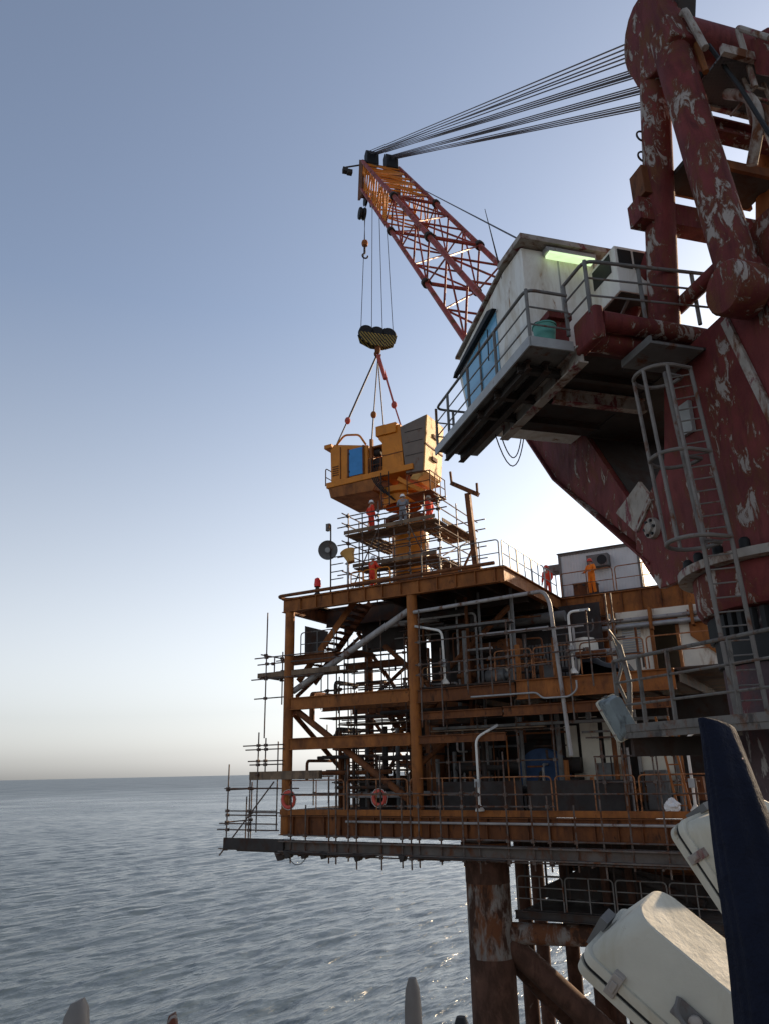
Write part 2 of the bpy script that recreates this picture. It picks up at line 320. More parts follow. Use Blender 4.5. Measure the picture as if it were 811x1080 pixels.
# ------------------------------------------------------------------ sea
def sea():
    try: import numpy as np
    except ImportError: np = None
    A0, A1 = R(-42), R(46)
    az = [A0 + (A1 - A0) * i / 760 for i in range(761)]
    n2 = 60; az += [A1 + (2 * math.pi - (A1 - A0)) * i / n2 for i in range(1, n2)]
    rad = [12.0]
    while rad[-1] < 70000:
        d = rad[-1]; rad.append(d * (1.0034 if 66 < d < 240 else 1.0045 if 48 < d < 700 else 1.007 if d < 2400 else 1.014 if d < 2500 else 1.09))
    az = np.array(az); rad = np.array(rad)
    X = rad[:, None] * np.sin(az)[None]; Y = rad[:, None] * np.cos(az)[None]; Z = np.zeros_like(X)
    rng = np.random.RandomState(3); sp_ = np.maximum(np.gradient(rad), rad * (A1 - A0) / 760)[:, None]
    for k in range(90):
        lam = .45 * (9.5 / .45) ** (k / 89.0) * rng.uniform(.9, 1.1)
        th = R(147) + rng.normal(0, .30)
        amp = .0060 * lam ** .78 * rng.uniform(.6, 1.3)
        fade = np.clip((lam / sp_ - 1.8) / 1.6, 0, 1)
        ph = 2 * math.pi / lam * (X * math.cos(th) + Y * math.sin(th)) + rng.uniform(0, 6.28)
        Z += amp * fade * (np.sin(ph) + .25 * np.cos(2 * ph))
    m_, n_ = X.shape
    me = bpy.data.meshes.new('sea')
    vs = np.stack([X, Y, Z], -1).reshape(-1, 3)
    i = np.arange(m_ - 1)[:, None] * n_; j = np.arange(n_)[None]; j2 = (j + 1) % n_
    fs = np.stack([i + j, i + j2, i + n_ + j2, i + n_ + j], -1).reshape(-1, 4)[:, ::-1]
    me.from_pydata(vs.tolist(), [], fs.tolist() + [list(range(n_))])
    me.polygons.foreach_set('use_smooth', [True] * len(me.polygons))
    o = bpy.data.objects.new('sea', me); COL.objects.link(o); tag(o, 'grey blue rippled open sea reaching the horizon', 'sea', kind='structure')
    m = bpy.data.materials.new('sea_water'); m.use_nodes = True; t = m.node_tree; N, L = t.nodes, t.links; b = N['Principled BSDF']
    b.inputs['Base Color'].default_value = (.066, .092, .112, 1); b.inputs['Roughness'].default_value = .12; b.inputs['IOR'].default_value = 1.33
    tc = N.new('ShaderNodeTexCoord'); prev = None
    for sc_, dist, st in ((.22, .9, .8), (.9, .25, .9), (3.2, .08, .8)):
        mp = N.new('ShaderNodeMapping'); mp.vector_type = 'TEXTURE'; mp.inputs['Rotation'].default_value = (0, 0, R(57)); mp.inputs['Scale'].default_value = (3.4, .6, 1); L.new(tc.outputs['Object'], mp.inputs[0])
        n = N.new('ShaderNodeTexNoise'); n.inputs['Scale'].default_value = sc_; n.inputs['Detail'].default_value = 4; n.inputs['Distortion'].default_value = .6; L.new(mp.outputs[0], n.inputs['Vector'])
        bp = N.new('ShaderNodeBump'); bp.inputs['Strength'].default_value = st; bp.inputs['Distance'].default_value = dist; L.new(n.outputs['Fac'], bp.inputs['Height'])
        if prev: L.new(prev, bp.inputs['Normal'])
        prev = bp.outputs[0]
    L.new(prev, b.inputs['Normal'])
    # broad gust patches: roughness varies slowly over the surface
    n = N.new('ShaderNodeTexNoise'); n.inputs['Scale'].default_value = .012; n.inputs['Detail'].default_value = 3; L.new(tc.outputs['Object'], n.inputs['Vector'])
    rr = N.new('ShaderNodeMapRange'); rr.inputs[1].default_value = .35; rr.inputs[2].default_value = .65; rr.inputs[3].default_value = .13; rr.inputs[4].default_value = .24
    L.new(n.outputs['Fac'], rr.inputs[0])
    ln = N.new('ShaderNodeVectorMath'); ln.operation = 'LENGTH'; L.new(tc.outputs['Object'], ln.inputs[0])     # waves too small for the mesh far out count as roughness
    fr_ = N.new('ShaderNodeMapRange'); fr_.inputs[1].default_value = 150; fr_.inputs[2].default_value = 1600; fr_.inputs[3].default_value = 0; fr_.inputs[4].default_value = .22; L.new(ln.outputs['Value'], fr_.inputs[0])
    sm = N.new('ShaderNodeMath'); sm.operation = 'ADD'; L.new(rr.outputs[0], sm.inputs[0]); L.new(fr_.outputs[0], sm.inputs[1]); L.new(sm.outputs[0], b.inputs['Roughness'])
    me.materials.append(m)
sea()

# ------------------------------------------------------------------ rails
def rail(name, label, fr, path, z0, h, mat, panel=2.6, r=.026, mids=1, group=None, rail_up=None, loop=True):
    """a run of guard rail along path [(a,b)...]; each panel is one bent frame"""
    root = thing(name, label, 'guard rail', fr((path[0][0], path[0][1], z0)), group)
    for (p, q) in zip(path[:-1], path[1:]):
        p, q = Vector((*p, 0)), Vector((*q, 0)); L_ = (q - p).length; n = max(1, round(L_ / panel))
        for i in range(n):
            g = .05 if n > 1 else .02
            a = p + (q - p) * ((i + g / 2) / n); b = p + (q - p) * ((i + 1 - g / 2) / n)
            z = Vector((0, 0, 1)); A, B = a + z * z0, b + z * z0
            m = MB(fr)
            m.tube(bend([A, A + z * h, B + z * h, B], .16, 4), r, 6); m.build('rail_panel', mat, root)
            m = MB(fr)
            for k in range(mids):
                hh = h * (k + 1) / (mids + 1); m.tube([A + z * hh, B + z * hh], r * .8, 6)
            m.build('mid_rail', mat, root)
            if (b - a).length > 1.3:
                c = (A + B) / 2; MB(fr).tube([c, c + z * h], r * .9, 6).build('post', mat, root)
    return root

# ------------------------------------------------------------------ scaffold
def scaffold(label, fr, tubes, boards, group=None, cat='scaffold', r=.030, bmat=None):
    allp = [Vector(p) for t_ in tubes for p in t_[:2]]
    base = Vector((sum(p.x for p in allp) / len(allp), sum(p.y for p in allp) / len(allp), min(p.z for p in allp)))
    root = thing('scaffold', label, cat, fr(base), group)
    for p, q in tubes:
        p, q = Vector(p), Vector(q); d = (q - p).normalized()
        nm = 'standard' if abs(d.z) > .9 else 'ledger' if abs(d.z) < .25 else 'brace'
        MB(fr).tube([p, q], r, 6).build(nm, SCF, root)
    nc = 0
    vt = [(Vector(p), Vector(q)) for p, q in tubes if abs((Vector(q) - Vector(p)).normalized().z) > .9]; ht = [(Vector(p), Vector(q)) for p, q in tubes if abs((Vector(q) - Vector(p)).normalized().z) < .25]
    for p, q in vt:
        for a, b in ht:
            z = (a.z + b.z) / 2
            if not min(p.z, q.z) < z < max(p.z, q.z): continue
            d = (b - a); t_ = max(0, min(1, (p - a).dot(d) / d.length_squared)); c_ = a + d * t_; c_.z = z
            if (Vector((p.x, p.y, z)) - c_).length < .22 and nc < 60:
                nc += 1; m_ = (Vector((p.x, p.y, z)) + c_) / 2; MB(fr).box(m_ - Vector((.06, .07, .06)), m_ + Vector((.06, .07, .06))).build('coupler', SCF, root)
    for lo, hi in boards:
        MB(fr).box(lo, hi).build('board', bmat or BRD, root)
    return root

# ================================================================== PRODUCTION PLATFORM
plat = thing('production_platform', 'rusty ochre offshore production platform standing on steel legs in the sea', 'oil platform', PW((8, 6, -3)))
def pp(name, mat, *shapes, bevel=0):
    m = MB(PW)
    for s_ in shapes: s_(m)
    return m.build(name, mat, plat, bevel=bevel)
B = lambda lo, hi: (lambda m: m.box(lo, hi))
I = lambda p, q, w_, h_, t=.035: (lambda m: m.ibeam(p, q, w_, h_, t))
T = lambda pts, r, n=12: (lambda m: m.tube(pts, r, n))
TB = lambda pts, r, rad=.2, n=10: (lambda m: m.tube(bend(pts, rad), r, n))
# decks
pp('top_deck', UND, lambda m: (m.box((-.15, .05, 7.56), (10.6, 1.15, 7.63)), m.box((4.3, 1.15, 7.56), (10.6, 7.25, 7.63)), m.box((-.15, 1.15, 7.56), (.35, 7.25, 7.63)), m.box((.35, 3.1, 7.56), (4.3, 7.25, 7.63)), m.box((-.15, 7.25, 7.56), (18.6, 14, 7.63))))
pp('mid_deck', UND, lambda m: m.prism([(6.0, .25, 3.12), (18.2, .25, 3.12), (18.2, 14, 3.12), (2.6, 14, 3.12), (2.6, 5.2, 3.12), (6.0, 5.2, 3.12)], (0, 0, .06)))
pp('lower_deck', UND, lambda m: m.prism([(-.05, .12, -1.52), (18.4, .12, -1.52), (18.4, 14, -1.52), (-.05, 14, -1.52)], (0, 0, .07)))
# top girders
pp('deck_girder', ORG, I((-.1, 0, 7.25), (10.55, 0, 7.25), .26, .6))
pp('deck_girder', ORG, I((10.62, -.13, 7.22), (10.62, 7.1, 7.22), .26, .62))
pp('deck_girder', ORG, I((10.2, 7.25, 7.05), (18.6, 7.25, 7.05), .28, .98))
pp('deck_girder', ORD, I((-.05, .15, 7.25), (-.05, 14, 7.25), .24, .55))
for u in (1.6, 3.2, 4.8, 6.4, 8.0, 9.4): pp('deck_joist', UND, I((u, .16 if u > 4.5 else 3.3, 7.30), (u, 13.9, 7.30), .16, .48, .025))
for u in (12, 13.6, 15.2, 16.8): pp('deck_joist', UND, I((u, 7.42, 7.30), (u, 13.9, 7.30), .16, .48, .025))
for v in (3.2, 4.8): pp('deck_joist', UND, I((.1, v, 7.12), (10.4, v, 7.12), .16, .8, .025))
# mid girders
pp('deck_girder', ORG, I((.42, 0, 2.88), (6.22, 0, 2.88), .24, .52))
pp('deck_girder', ORD, I((6.62, 0, 2.80), (10.7, 0, 2.80), .24, .50))
pp('deck_girder', ORG, I((10.75, 0, 2.78), (16.4, 0, 2.78), .26, .70))
pp('deck_girder', ORD, I((10.2, -.05, 2.03), (16.2, -.05, 2.03), .22, .36))
pp('deck_girder', ORD, I((6.62, .1, 2.05), (10.1, .1, 2.05), .22, .30))
pp('deck_girder', ORG, I((.42, 0, 1.20), (6.22, 0, 1.20), .24, .48))
pp('deck_girder', ORD, I((6.62, 0, 1.15), (10.2, 0, 1.15), .2, .3))
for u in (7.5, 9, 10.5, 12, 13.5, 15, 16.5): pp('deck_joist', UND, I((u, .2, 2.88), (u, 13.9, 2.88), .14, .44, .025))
pp('deck_joist', ORD, I((.3, 2.6, 2.9), (6.2, 2.6, 2.9), .2, .4))
pp('deck_joist', ORD, I((.3, 5.2, 2.9), (6.2, 5.2, 2.9), .2, .4))
pp('deck_joist', ORD, I((.3, 3.6, 1.2), (6.2, 3.6, 1.2), .2, .4))
# lower girder and walkway edge
pp('deck_girder', ORD, I((0, 0, -2.02), (18.4, 0, -2.02), .3, .76))
pp('kerb_plate', ORG, B((-.02, -.06, -1.62), (18.4, .02, -1.40)))
for u in (.2, 6.4, 12.6, 18.2): pp('deck_girder', UND, I((u, .2, -1.98), (u, 14, -1.98), .24, .7))
for u in (2, 4, 8, 10, 14, 16): pp('deck_joist', UND, I((u, .2, -1.75), (u, 14, -1.75), .14, .4))
pp('fender_beam', FEN, I((.4, -.45, -2.76), (18.4, -.45, -2.76), .5, .42, .05))
# columns
for (u, v, z0, z1, r_, mt) in ((.2, .1, -2.4, 6.96, .22, ORG), (6.42, .1, -2.4, 6.96, .22, ORG), (.2, 7, -2.4, 6.96, .22, ORD), (6.42, 5.5, -2.4, 7, .42, ORD),
                               (12.5, 7.5, -2.4, 6.5, .2, ORD), (18.1, 7.4, -2.4, 6.5, .25, ORD), (.2, 13.6, -2.4, 7, .22, ORD), (6.4, 13.6, -2.4, 7, .22, ORD), (12.6, 13.6, -2.4, 7, .25, ORD), (2.6, 7, -2.4, 7, .16, ORD)):
    pp('column', mt, T([(u, v, z0), (u, v, z1)], r_, 16))
for k in range(23):
    u_ = .7 + k * .78; pp('stiffener', ORD, B((u_ - .012, -.142, -2.36), (u_ + .012, -.02, -1.68)))
for k in range(12):
    u_ = .9 + k * .85; pp('stiffener', ORG, B((u_ - .012, -.122, 6.99), (u_ + .012, -.02, 7.51)))
for k in range(9):
    u_ = 10.9 + k * .85; pp('stiffener', ORD, B((u_ - .014, 7.115, 6.60), (u_ + .014, 7.235, 7.50)))
for (u0, u1, v_, z_, h_) in ((.3, 6.3, 7, 2.8, .45), (.3, 6.3, 7, 1.1, .4), (.3, 6.3, 13.5, 2.8, .45), (.3, 6.3, 13.5, 1.0, .4), (.3, 3.4, 4.6, 4.95, .3), (-.0, 3.0, 10, .4, .3), (.2, 5, 5.2, -.3, .25)):
    pp('deck_girder', ORD, I((u0, v_, z_), (u1, v_, z_), .22, h_))
for (p_, q_) in (((.2, 7.2, 2.6), (.2, 13.4, -1.2)), ((.3, 7, -1.2), (3.0, 7, 2.6)), ((2.6, 7, 3.0), (5.6, 7, 5.8)), ((-.0, 1.0, 3.3), (-.0, 6.6, 6.8)), ((.2, 13.5, 3.0), (5.8, 13.5, 6.6)), ((1.0, 5.2, 3.1), (3.6, 5.2, 5.0))):
    pp('brace', ORD, T([p_, q_], .09, 9))
# braces of the front bay
pp('brace', PIPG, T([(.3, .3, 3.45), (6.25, .3, 6.42)], .135)); pp('brace', ORD, T([(.3, .3, 2.75), (6.3, .3, -1.3)], .14))
pp('brace', ORD, T([(.2, .5, 2.5), (.2, 6.6, -1.2)], .11)); pp('brace', ORD, T([(6.4, .3, .2), (7.6, 4.5, 2.6)], .1))
pp('brace', ORD, T([(2.6, 6.6, 3), (.4, 5.6, 6.8)], .10)); pp('brace', ORG, T([(3.0, 3.6, 1.3), (5.6, 3.6, 2.8)], .12))
pp('brace', ORD, T([(3.1, 3.6, 5.6), (5.8, 3.6, 3.2)], .12)); pp('brace', ORD, T([(2.7, 5, -1.2), (5.6, 5, 2.6)], .1)); pp('brace', ORD, T([(6.6, 3, 4.2), (9.6, 3, 6.6)], .12))
# stair from the landing up to the top deck
st = MB(PW)
sA, sB = Vector((-.15, 1.3, 4.0)), Vector((3.0, 1.3, 7.45))
st.beam(sA, sB, .06, .30, (0, 0, 1)); o_st = st.build('stair', ORG, plat)
MB(PW).beam(sA + Vector((.1, 1.1, 0)), sB + Vector((.1, 1.1, 0)), .06, .30, (0, 0, 1)).build('stringer', ORD, o_st)
for i in range(1, 15):
    p = sA + (sB - sA) * (i / 15); MB(PW).box((p.x + .05, 1.34, p.z - .025), (p.x + .38, 2.36, p.z + .025)).build('tread', ORD, o_st)
st2 = MB(PW); a, b = Vector((2.5, 4.2, 3.1)), Vector((5.6, 4.2, -1.4)); st2.beam(a, b, .06, .28, (0, 0, 1)); o2 = st2.build('stair', ORD, plat)
MB(PW).beam(a + Vector((0, .9, 0)), b + Vector((0, .9, 0)), .06, .28, (0, 0, 1)).build('stringer', ORD, o2)
for i in range(1, 17):
    p = a + (b - a) * (i / 17); MB(PW).box((p.x - .13, 4.24, p.z - .02), (p.x + .13, 5.06, p.z + .02)).build('tread', ORD, o2)
# landing at the left
pp('landing', ORD, B((.1, .7, 4.98), (3.4, 2.5, 5.04)), I((-.02, .65, 4.86), (2.3, .65, 4.86), .2, .42))
pp('wind_board', DRK, lambda m: m.prism([(-.05, 1.6, 5.2), (1.0, 1.6, 5.2), (1.25, 1.6, 6.2), (-.05, 1.6, 6.6)], (0, .05, 0)))
# dark bulkheads and blocks, added to give the inner bays their deep shade
pp('shade_bulkhead', DRK, B((3.2, 6.3, 3.18), (3.9, 6.38, 6.9)))
pp('shade_bulkhead', DRK, B((4.15, 6.3, 3.18), (12.6, 6.38, 7.0)))
pp('shade_bulkhead', DRK, B((3.2, 5.9, -1.45), (18.2, 5.98, 1.3)))
pp('shade_bulkhead', DRK, B((3.0, 5.7, 1.2), (18.2, 5.78, 2.7)))
pp('shade_panel', DRK, B((1.4, 4.4, 5.5), (3.7, 4.46, 6.85)))  # dark sheet standing in for shade high in the left bay
pp('shade_block', DRK, B((1.9, 3.2, -1.45), (4.4, 3.9, -.25)))  # dark block standing in for shade low in the left bay
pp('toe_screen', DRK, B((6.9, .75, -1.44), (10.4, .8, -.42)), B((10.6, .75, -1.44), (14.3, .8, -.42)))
wl = pp('wall_panel', CRM, B((12.75, 7.0, 3.19), (14.5, 7.10, 6.54)), B((15.72, 7.0, 3.19), (18.3, 7.10, 6.54)), B((14.5, 7.0, 6.05), (15.72, 7.10, 6.54)))
m = MB(PW); m.box((14.5, 6.94, 3.19), (14.64, 7.12, 6.05)); m.box((15.58, 6.94, 3.19), (15.72, 7.12, 6.05)); m.box((14.64, 6.94, 5.91), (15.58, 7.12, 6.05)); m.build('door_frame', ORG, wl)
pp('doorway_shade_back', BLK, B((13.6, 9.0, 3.19), (16.3, 9.1, 6.5)), B((14.3, 7.2, 6.1), (15.9, 9.0, 6.2)))  # black back and ceiling put the doorway's shade into the colour
pp('wall_vent', GRY, lambda m: [m.box((13.3, 6.93, 4.6 + .11 * k), (14.1, 6.985, 4.66 + .11 * k)) for k in range(11)])
pp('wall_brace', ORG, lambda m: m.prism([(16.15, 6.9, 6.35), (17.9, 6.9, 4.4), (17.9, 6.9, 3.6), (16.15, 6.9, 5.2)], (0, .06, 0)))
pp('wall_panel', CRM, B((12.0, 3.4, -1.4), (12.7, 3.48, 1.9)), B((12.9, 3.4, -1.4), (13.5, 3.48, 1.7)), B((14.3, 2.9, -.9), (15.5, 2.98, 1.5)), B((11.3, 3.6, -.2), (11.8, 3.68, 1.6)))
pp('louvre_panel', GRD, lambda m: [m.box((8.9 + .16 * k, 5.2, 3.5), (9.0 + .16 * k, 5.3, 5.2)) for k in range(18)])
# pipes
pp('pipe', PIPG, TB([(6.6, -.12, 6.18), (12.15, -.12, 6.34), (12.35, -.12, 5.9), (12.62, -.12, .4)], .075, .22))
pp('pipe', ORD, TB([(.2, .6, 7.70), (-.35, .5, 7.70), (-.3, -.22, 7.70), (10.3, -.22, 7.70)], .075, .3))
pp('pipe', PIPG, T([(9.4, 6.9, 6.15), (18.4, 6.9, 6.15)], .09)); pp('pipe', GRY, T([(10.4, 6.75, 5.85), (18.4, 6.75, 5.85)], .11)); pp('pipe', GRD, T([(6.8, 5.0, 6.3), (11.4, 5.0, 6.3)], .24))
pp('pipe', GRY, TB([(9.0, -.25, 2.62), (11.6, -.25, 2.62), (11.8, -.25, 2.4), (12.8, -.25, 2.4), (13.1, -.25, 2.62), (13.1, -.25, 2.95)], .035, .15))
pp('pipe', PIPG, T([(3.4, -.28, -1.83), (18.2, -.28, -1.83)], .045)); pp('pipe', DRK, T([(6.8, 3.2, .1), (12, 3.2, .1)], .3, 14)); pp('pipe', ORD, T([(6.8, 3.9, 5.1), (9.2, 3.9, 5.1)], .2))
for u, mt, r_ in ((7.1, PIPG, .05), (7.9, ORD, .08), (8.5, GRD, .06), (9.3, PIPG, .05), (10.0, GRD, .08), (10.8, ORD, .07), (11.5, GRD, .1), (13.6, ORD, .09), (14.3, PIPG, .07)):
    pp('riser_pipe', mt, T([(u, 1.8 + (u * 7.3) % 2.2, -1.4), (u, 1.8 + (u * 7.3) % 2.2, 7.2 if u < 10.5 else 3.0)], r_, 8))
for u in (11.3, 13.0, 14.6, 16.3, 17.6): pp('support_bracket', ORG, B((u, 6.5, 5.6), (u + .12, 6.9, 6.55)))
pp('cable_tray', GRD, B((6.7, 1.2, 5.6), (10.3, 1.6, 5.7)), B((6.7, 1.0, 1.55), (15.8, 1.4, 1.65)))
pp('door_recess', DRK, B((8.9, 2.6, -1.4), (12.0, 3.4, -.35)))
rd = random.Random(11)
for k in range(44):
    v = rd.uniform(.4, 4.6); z = rd.choice([2.45, 2.25, 1.7, 1.2, .8, .3, -.5, -.9, 4.0, 4.6, 5.2]) + rd.uniform(-.15, .15); a = rd.uniform(8.0, 14.5) - .3 * v; b = min(17.5, a + rd.uniform(.8, 3.0))
    mt = rd.choice([DRK, ORD, ORD, PIPG, GRD, UND]); r_ = rd.choice([.03, .04, .05, .07, .11]); dz = rd.choice([-1, 1]) * rd.uniform(.3, .9)
    pp('pipe', mt, TB([(a, v, z), (b, v, z)] if k % 3 == 0 else [(a, v, z), (b, v, z), (b, v, z + dz)] if k % 3 == 1 else [(a, v, z), (a, v, z - abs(dz)), (a, v + .9, z - abs(dz))], r_, .18, 7))
for k in range(22):
    v = rd.uniform(.6, 4.5); u_ = rd.uniform(8.5, 17) - .4 * v; lo = rd.choice([-1.45, -1.45, 3.18]); pp('stand_pipe', rd.choice([DRK, ORD, ORG, GRD, PIPG]), T([(u_, v, lo), (u_, v, lo + rd.uniform(.9, 2.8))], rd.choice([.03, .05, .07, .1]), 7))
for k in range(8):
    v = rd.uniform(1.5, 4.0); u_ = rd.uniform(9, 16.5); lo = -1.45 if k < 6 else 3.18; w_ = rd.uniform(.25, .5); h_ = rd.uniform(.5, 1.3)
    pp('control_box', rd.choice([DRK, GRD, CRM, ORD]), B((u_ - w_, v, lo + .3), (u_ + w_, v + .4, lo + .3 + h_)))
rc = random.Random(5)
for k in range(78):
    v = rc.uniform(1.2, 5.6); z = rc.choice([2.35, 2.2, 1.9, .75, .5, 6.6, 6.3, 5.9, 5.4, -.9, -.6, 3.6, 4.2, .1]) + rc.uniform(-.12, .12)
    a = rc.uniform(.6, 9.5) if k % 3 else rc.uniform(5, 12); b = a + rc.uniform(1.2, 4.2); mt = rc.choice([DRK, DRK, ORD, UND, PIPG]); r_ = rc.choice([.035, .05, .07, .1, .14])
    if z > 5 and a < 4: a += 3; b += 3
    a -= .5 * v; b -= .5 * v; b = min(b, 11); drop = rc.uniform(.5, 1.6)
    pts = [(a, v, z), (b, v, z)] if k % 2 else [(a, v, z), (b, v, z), (b, v, z - drop)] if k % 4 else [(a, v, z - drop), (a, v, z), (a, v + 2, z)]
    pp('pipe', mt, TB(pts, r_, .2, 7))
for k in range(40):
    v = rc.uniform(1.5, 5.4); u_ = max(.3, rc.uniform(2.6, 11.8) - .5 * v); lo = rc.choice([-1.45, 3.18]) if u_ > 6 else -1.45; h_ = rc.uniform(1.2, 3.4)
    pp('stand_pipe', rc.choice([DRK, ORD, UND, GRD]), T([(u_, v, lo), (u_, v, lo + h_)], rc.choice([.03, .04, .06, .09]), 7))
for k in range(9):
    u_ = rc.uniform(2.0, 6.0) if k < 4 else rc.uniform(7, 12); v = rc.uniform(2.5, 5.2); lo = -1.45 if k < 6 else 3.18
    pp('valve_body', rc.choice([DRK, ORD]), lambda m: (m.ball((u_, v, lo + .6), .26, (1, 1, .9), 12, 8), m.cyl((u_ - .4, v, lo + .6), (u_ + .4, v, lo + .6), .12, 10), m.cyl((u_, v, lo + .6), (u_, v, lo + 1.1), .05, 8), m.cyl((u_, v, lo), (u_, v, lo + .5), .08, 8)))
# jacket legs and bracing under the deck
def leg(u, v, z1, r_, mt=LEGM): pp('leg', mt, T([(u, v, z1), (u, v, -20.8)], r_, 28))
leg(8.72, 1.0, -2.45, .80); [leg(*q_, RSB) for q_ in ((10.9, 7.5, -2.4, .55), (12.9, 4.4, -2.4, .42), (14.9, 6.0, -2.4, .5), (17.8, 9.5, -2.4, .6))]
for x_, y_, v_, r_ in ((559, 1040, 5.5, .30), (607, 1040, 4.4, .27), (577, 1060, 9.0, .3)):
    q_ = pv(x_, y_, v_); leg(q_.x, v_, -2.4, r_, RSB)
pp('jacket_brace', DRK, T([(9.6, 6.2, -3.2), (16.5, 6.2, -5.2)], .16)); pp('jacket_brace', DRK, T([(10.0, 8.5, -5.0), (16.5, 8.5, -3.0)], .16))
pp('deck_girder', DRK, I((9.4, 3.0, -2.75), (18.3, 3.0, -2.75), .3, .5)); pp('deck_girder', ORD, I((9.8, 6.4, -3.9), (17.5, 6.4, -3.9), .2, .3))
pp('leg_sleeve', RSB, T([(8.72, 1, -6.3), (8.72, 1, -20.7)], .812, 28), T([(8.72, 1, -2.5), (8.72, 1, -3.9)], .812, 28))
pp('leg_collar', ORD, lambda m: m.lathe([(.80, -.2), (.93, -.2), (.93, .2), (.80, .2)], (8.72, 1, -2.75), n=28))
pp('jacket_brace', LEGM, T([(9.4, 1.2, -5.55), (17.5, 3.5, -5.6)], .36, 20))
pp('jacket_brace', RSB, T([(9.3, 1.2, -5.9), (15.6, 3.4, -11.6)], .42, 18)); pp('jacket_brace', RSB, T([(8.9, 1.6, -6.0), (11.4, 7.3, -11.5)], .4, 18)); pp('jacket_brace', DRK, T([(10.9, 7.4, -4), (17.8, 9.4, -4.2)], .3, 14))
pp('jacket_brace', RSB, T([(13.6, 4, -9), (17.8, 9, -5)], .3, 14)); pp('conductor_pipe', RSB, T([(12.4, 3.2, -2.4), (12.8, 3.2, -20.8)], .16)); pp('conductor_pipe', RSB, T([(13.3, 3.0, -2.4), (14.2, 3.0, -20.8)], .14))
pp('sub_deck', DRK, B((9.9, 1.4, -4.86), (17.6, 4.6, -4.78)), I((9.6, 1.3, -4.95), (17.6, 1.3, -4.95), .2, .28))
pp('sub_deck', DRK, lambda m: m.prism([(9.7, 3.6, -4.4), (12.2, 3.6, -3.3), (16.8, 3.6, -4.3), (16.8, 3.6, -4.7), (9.7, 3.6, -4.7)], (0, .1, 0)), B((10.6, 5.6, -4.2), (13.2, 5.7, -2.4)))
pp('deck_girder', ORD, I((11, 5.0, -3.55), (18.4, 5.0, -3.55), .3, .6)); pp('deck_girder', DRK, I((9, 9, -2.9), (18.4, 9, -2.9), .3, .7)); pp('deck_girder', ORD, I((14.6, 5.4, -5.3), (18.6, 5.4, -5.3), .3, .5))
pp('jacket_brace', DRK, T([(9.6, 3.4, -2.6), (15.8, 3.4, -4.6)], .14)); pp('jacket_brace', DRK, T([(9.6, 5.4, -4.6), (14.8, 5.4, -2.6)], .14))
pp('sub_deck', DRK, B((11.2, 7.0, -4.6), (18.4, 7.1, -2.4)))
for k in range(14):
    u_ = 9.8 + k * .55; pp('hanger', DRK, T([(u_, 2.0 + (k % 3) * .8, -2.4), (u_, 2.0 + (k % 3) * .8, -4.5)], .035, 6))
pp('sub_column', ORD, B((15.9, 4.7, -5.2), (16.3, 5.0, -2.4)), B((17.4, 4.7, -5.2), (17.65, 5.0, -2.4)))

# vessels and machines standing on the decks
def vessel(u, v, z, h, r_, mt, label, horizontal=0):
    root = thing('process_vessel', label, 'tank', PW((u, v, z)))
    if horizontal:
        m = MB(PW); m.lathe([(0, -.3), (r_ * .7, -.2), (r_, 0), (r_, h), (r_ * .7, h + .2), (0, h + .3)], (u, v, z + r_ + .25), (1, 0, 0), 20); m.build('shell', mt, root)
        for k in (.2, .8): MB(PW).box((u + h * k - .1, v - r_ * .8, z), (u + h * k + .1, v + r_ * .8, z + r_ * .75 + .2)).build('saddle', DRK, root)
    else:
        m = MB(PW); m.lathe([(r_, .3), (r_, h - .3), (r_ * .75, h - .08), (0, h)], (u, v, z), (0, 0, 1), 20); m.build('shell', mt, root)
        MB(PW).lathe([(r_ * .9, 0), (r_ * .9, .32)], (u, v, z), (0, 0, 1), 20).build('skirt', DRK, root)
        MB(PW).lathe([(r_, 0), (r_ + .06, 0), (r_ + .06, .08), (r_, .08)], (u, v, z + h * .55), (0, 0, 1), 20).build('flange', DRK, root)
    return root
vessel(5.6, 3.4, -1.45, 3.8, .42, ORD, 'tall rusty brown vertical vessel behind the centre column of the lower deck')
vessel(9.0, 4.4, 3.18, 2.3, .7, ORD, 'squat brown vertical tank in the shade of the middle deck')
vessel(7.3, 5.0, -1.45, 3.3, .5, DRK, 'dark vertical vessel deep inside the lower deck')
vessel(12.0, 5.5, 3.18, 2.2, .55, CRM, 'cream rounded vertical tank beside the middle deck walkway', 0)
vessel(9.2, 4.2, -1.45, 3.0, .55, DRK, 'dark horizontal drum on saddles inside the lower deck', 1)
def wheel_thing():
    root = thing('cable_reel', 'large blue cable drum standing on the lower deck', 'cable drum', PW((10.6, 2.9, -1.45)))
    for d in (-.35, .35):
        MB(PW).lathe([(.12, -.03), (.95, -.03), (.95, .03), (.12, .03)], (10.6, 2.9 + d, -.2), (0, 1, 0), 28).build('flange', BLUT, root)
    MB(PW).cyl((10.6, 2.55, -.2), (10.6, 3.25, -.2), .5).build('barrel', DRK, root)
    m = MB(PW)
    for s_ in (-.45, .45): m.beam((10.6 + s_, 2.4, -1.42), (10.6, 2.4, -.2), .06, .1); m.beam((10.6 + s_, 3.4, -1.42), (10.6, 3.4, -.2), .06, .1)
    m.build('stand', DRK, root)
wheel_thing()
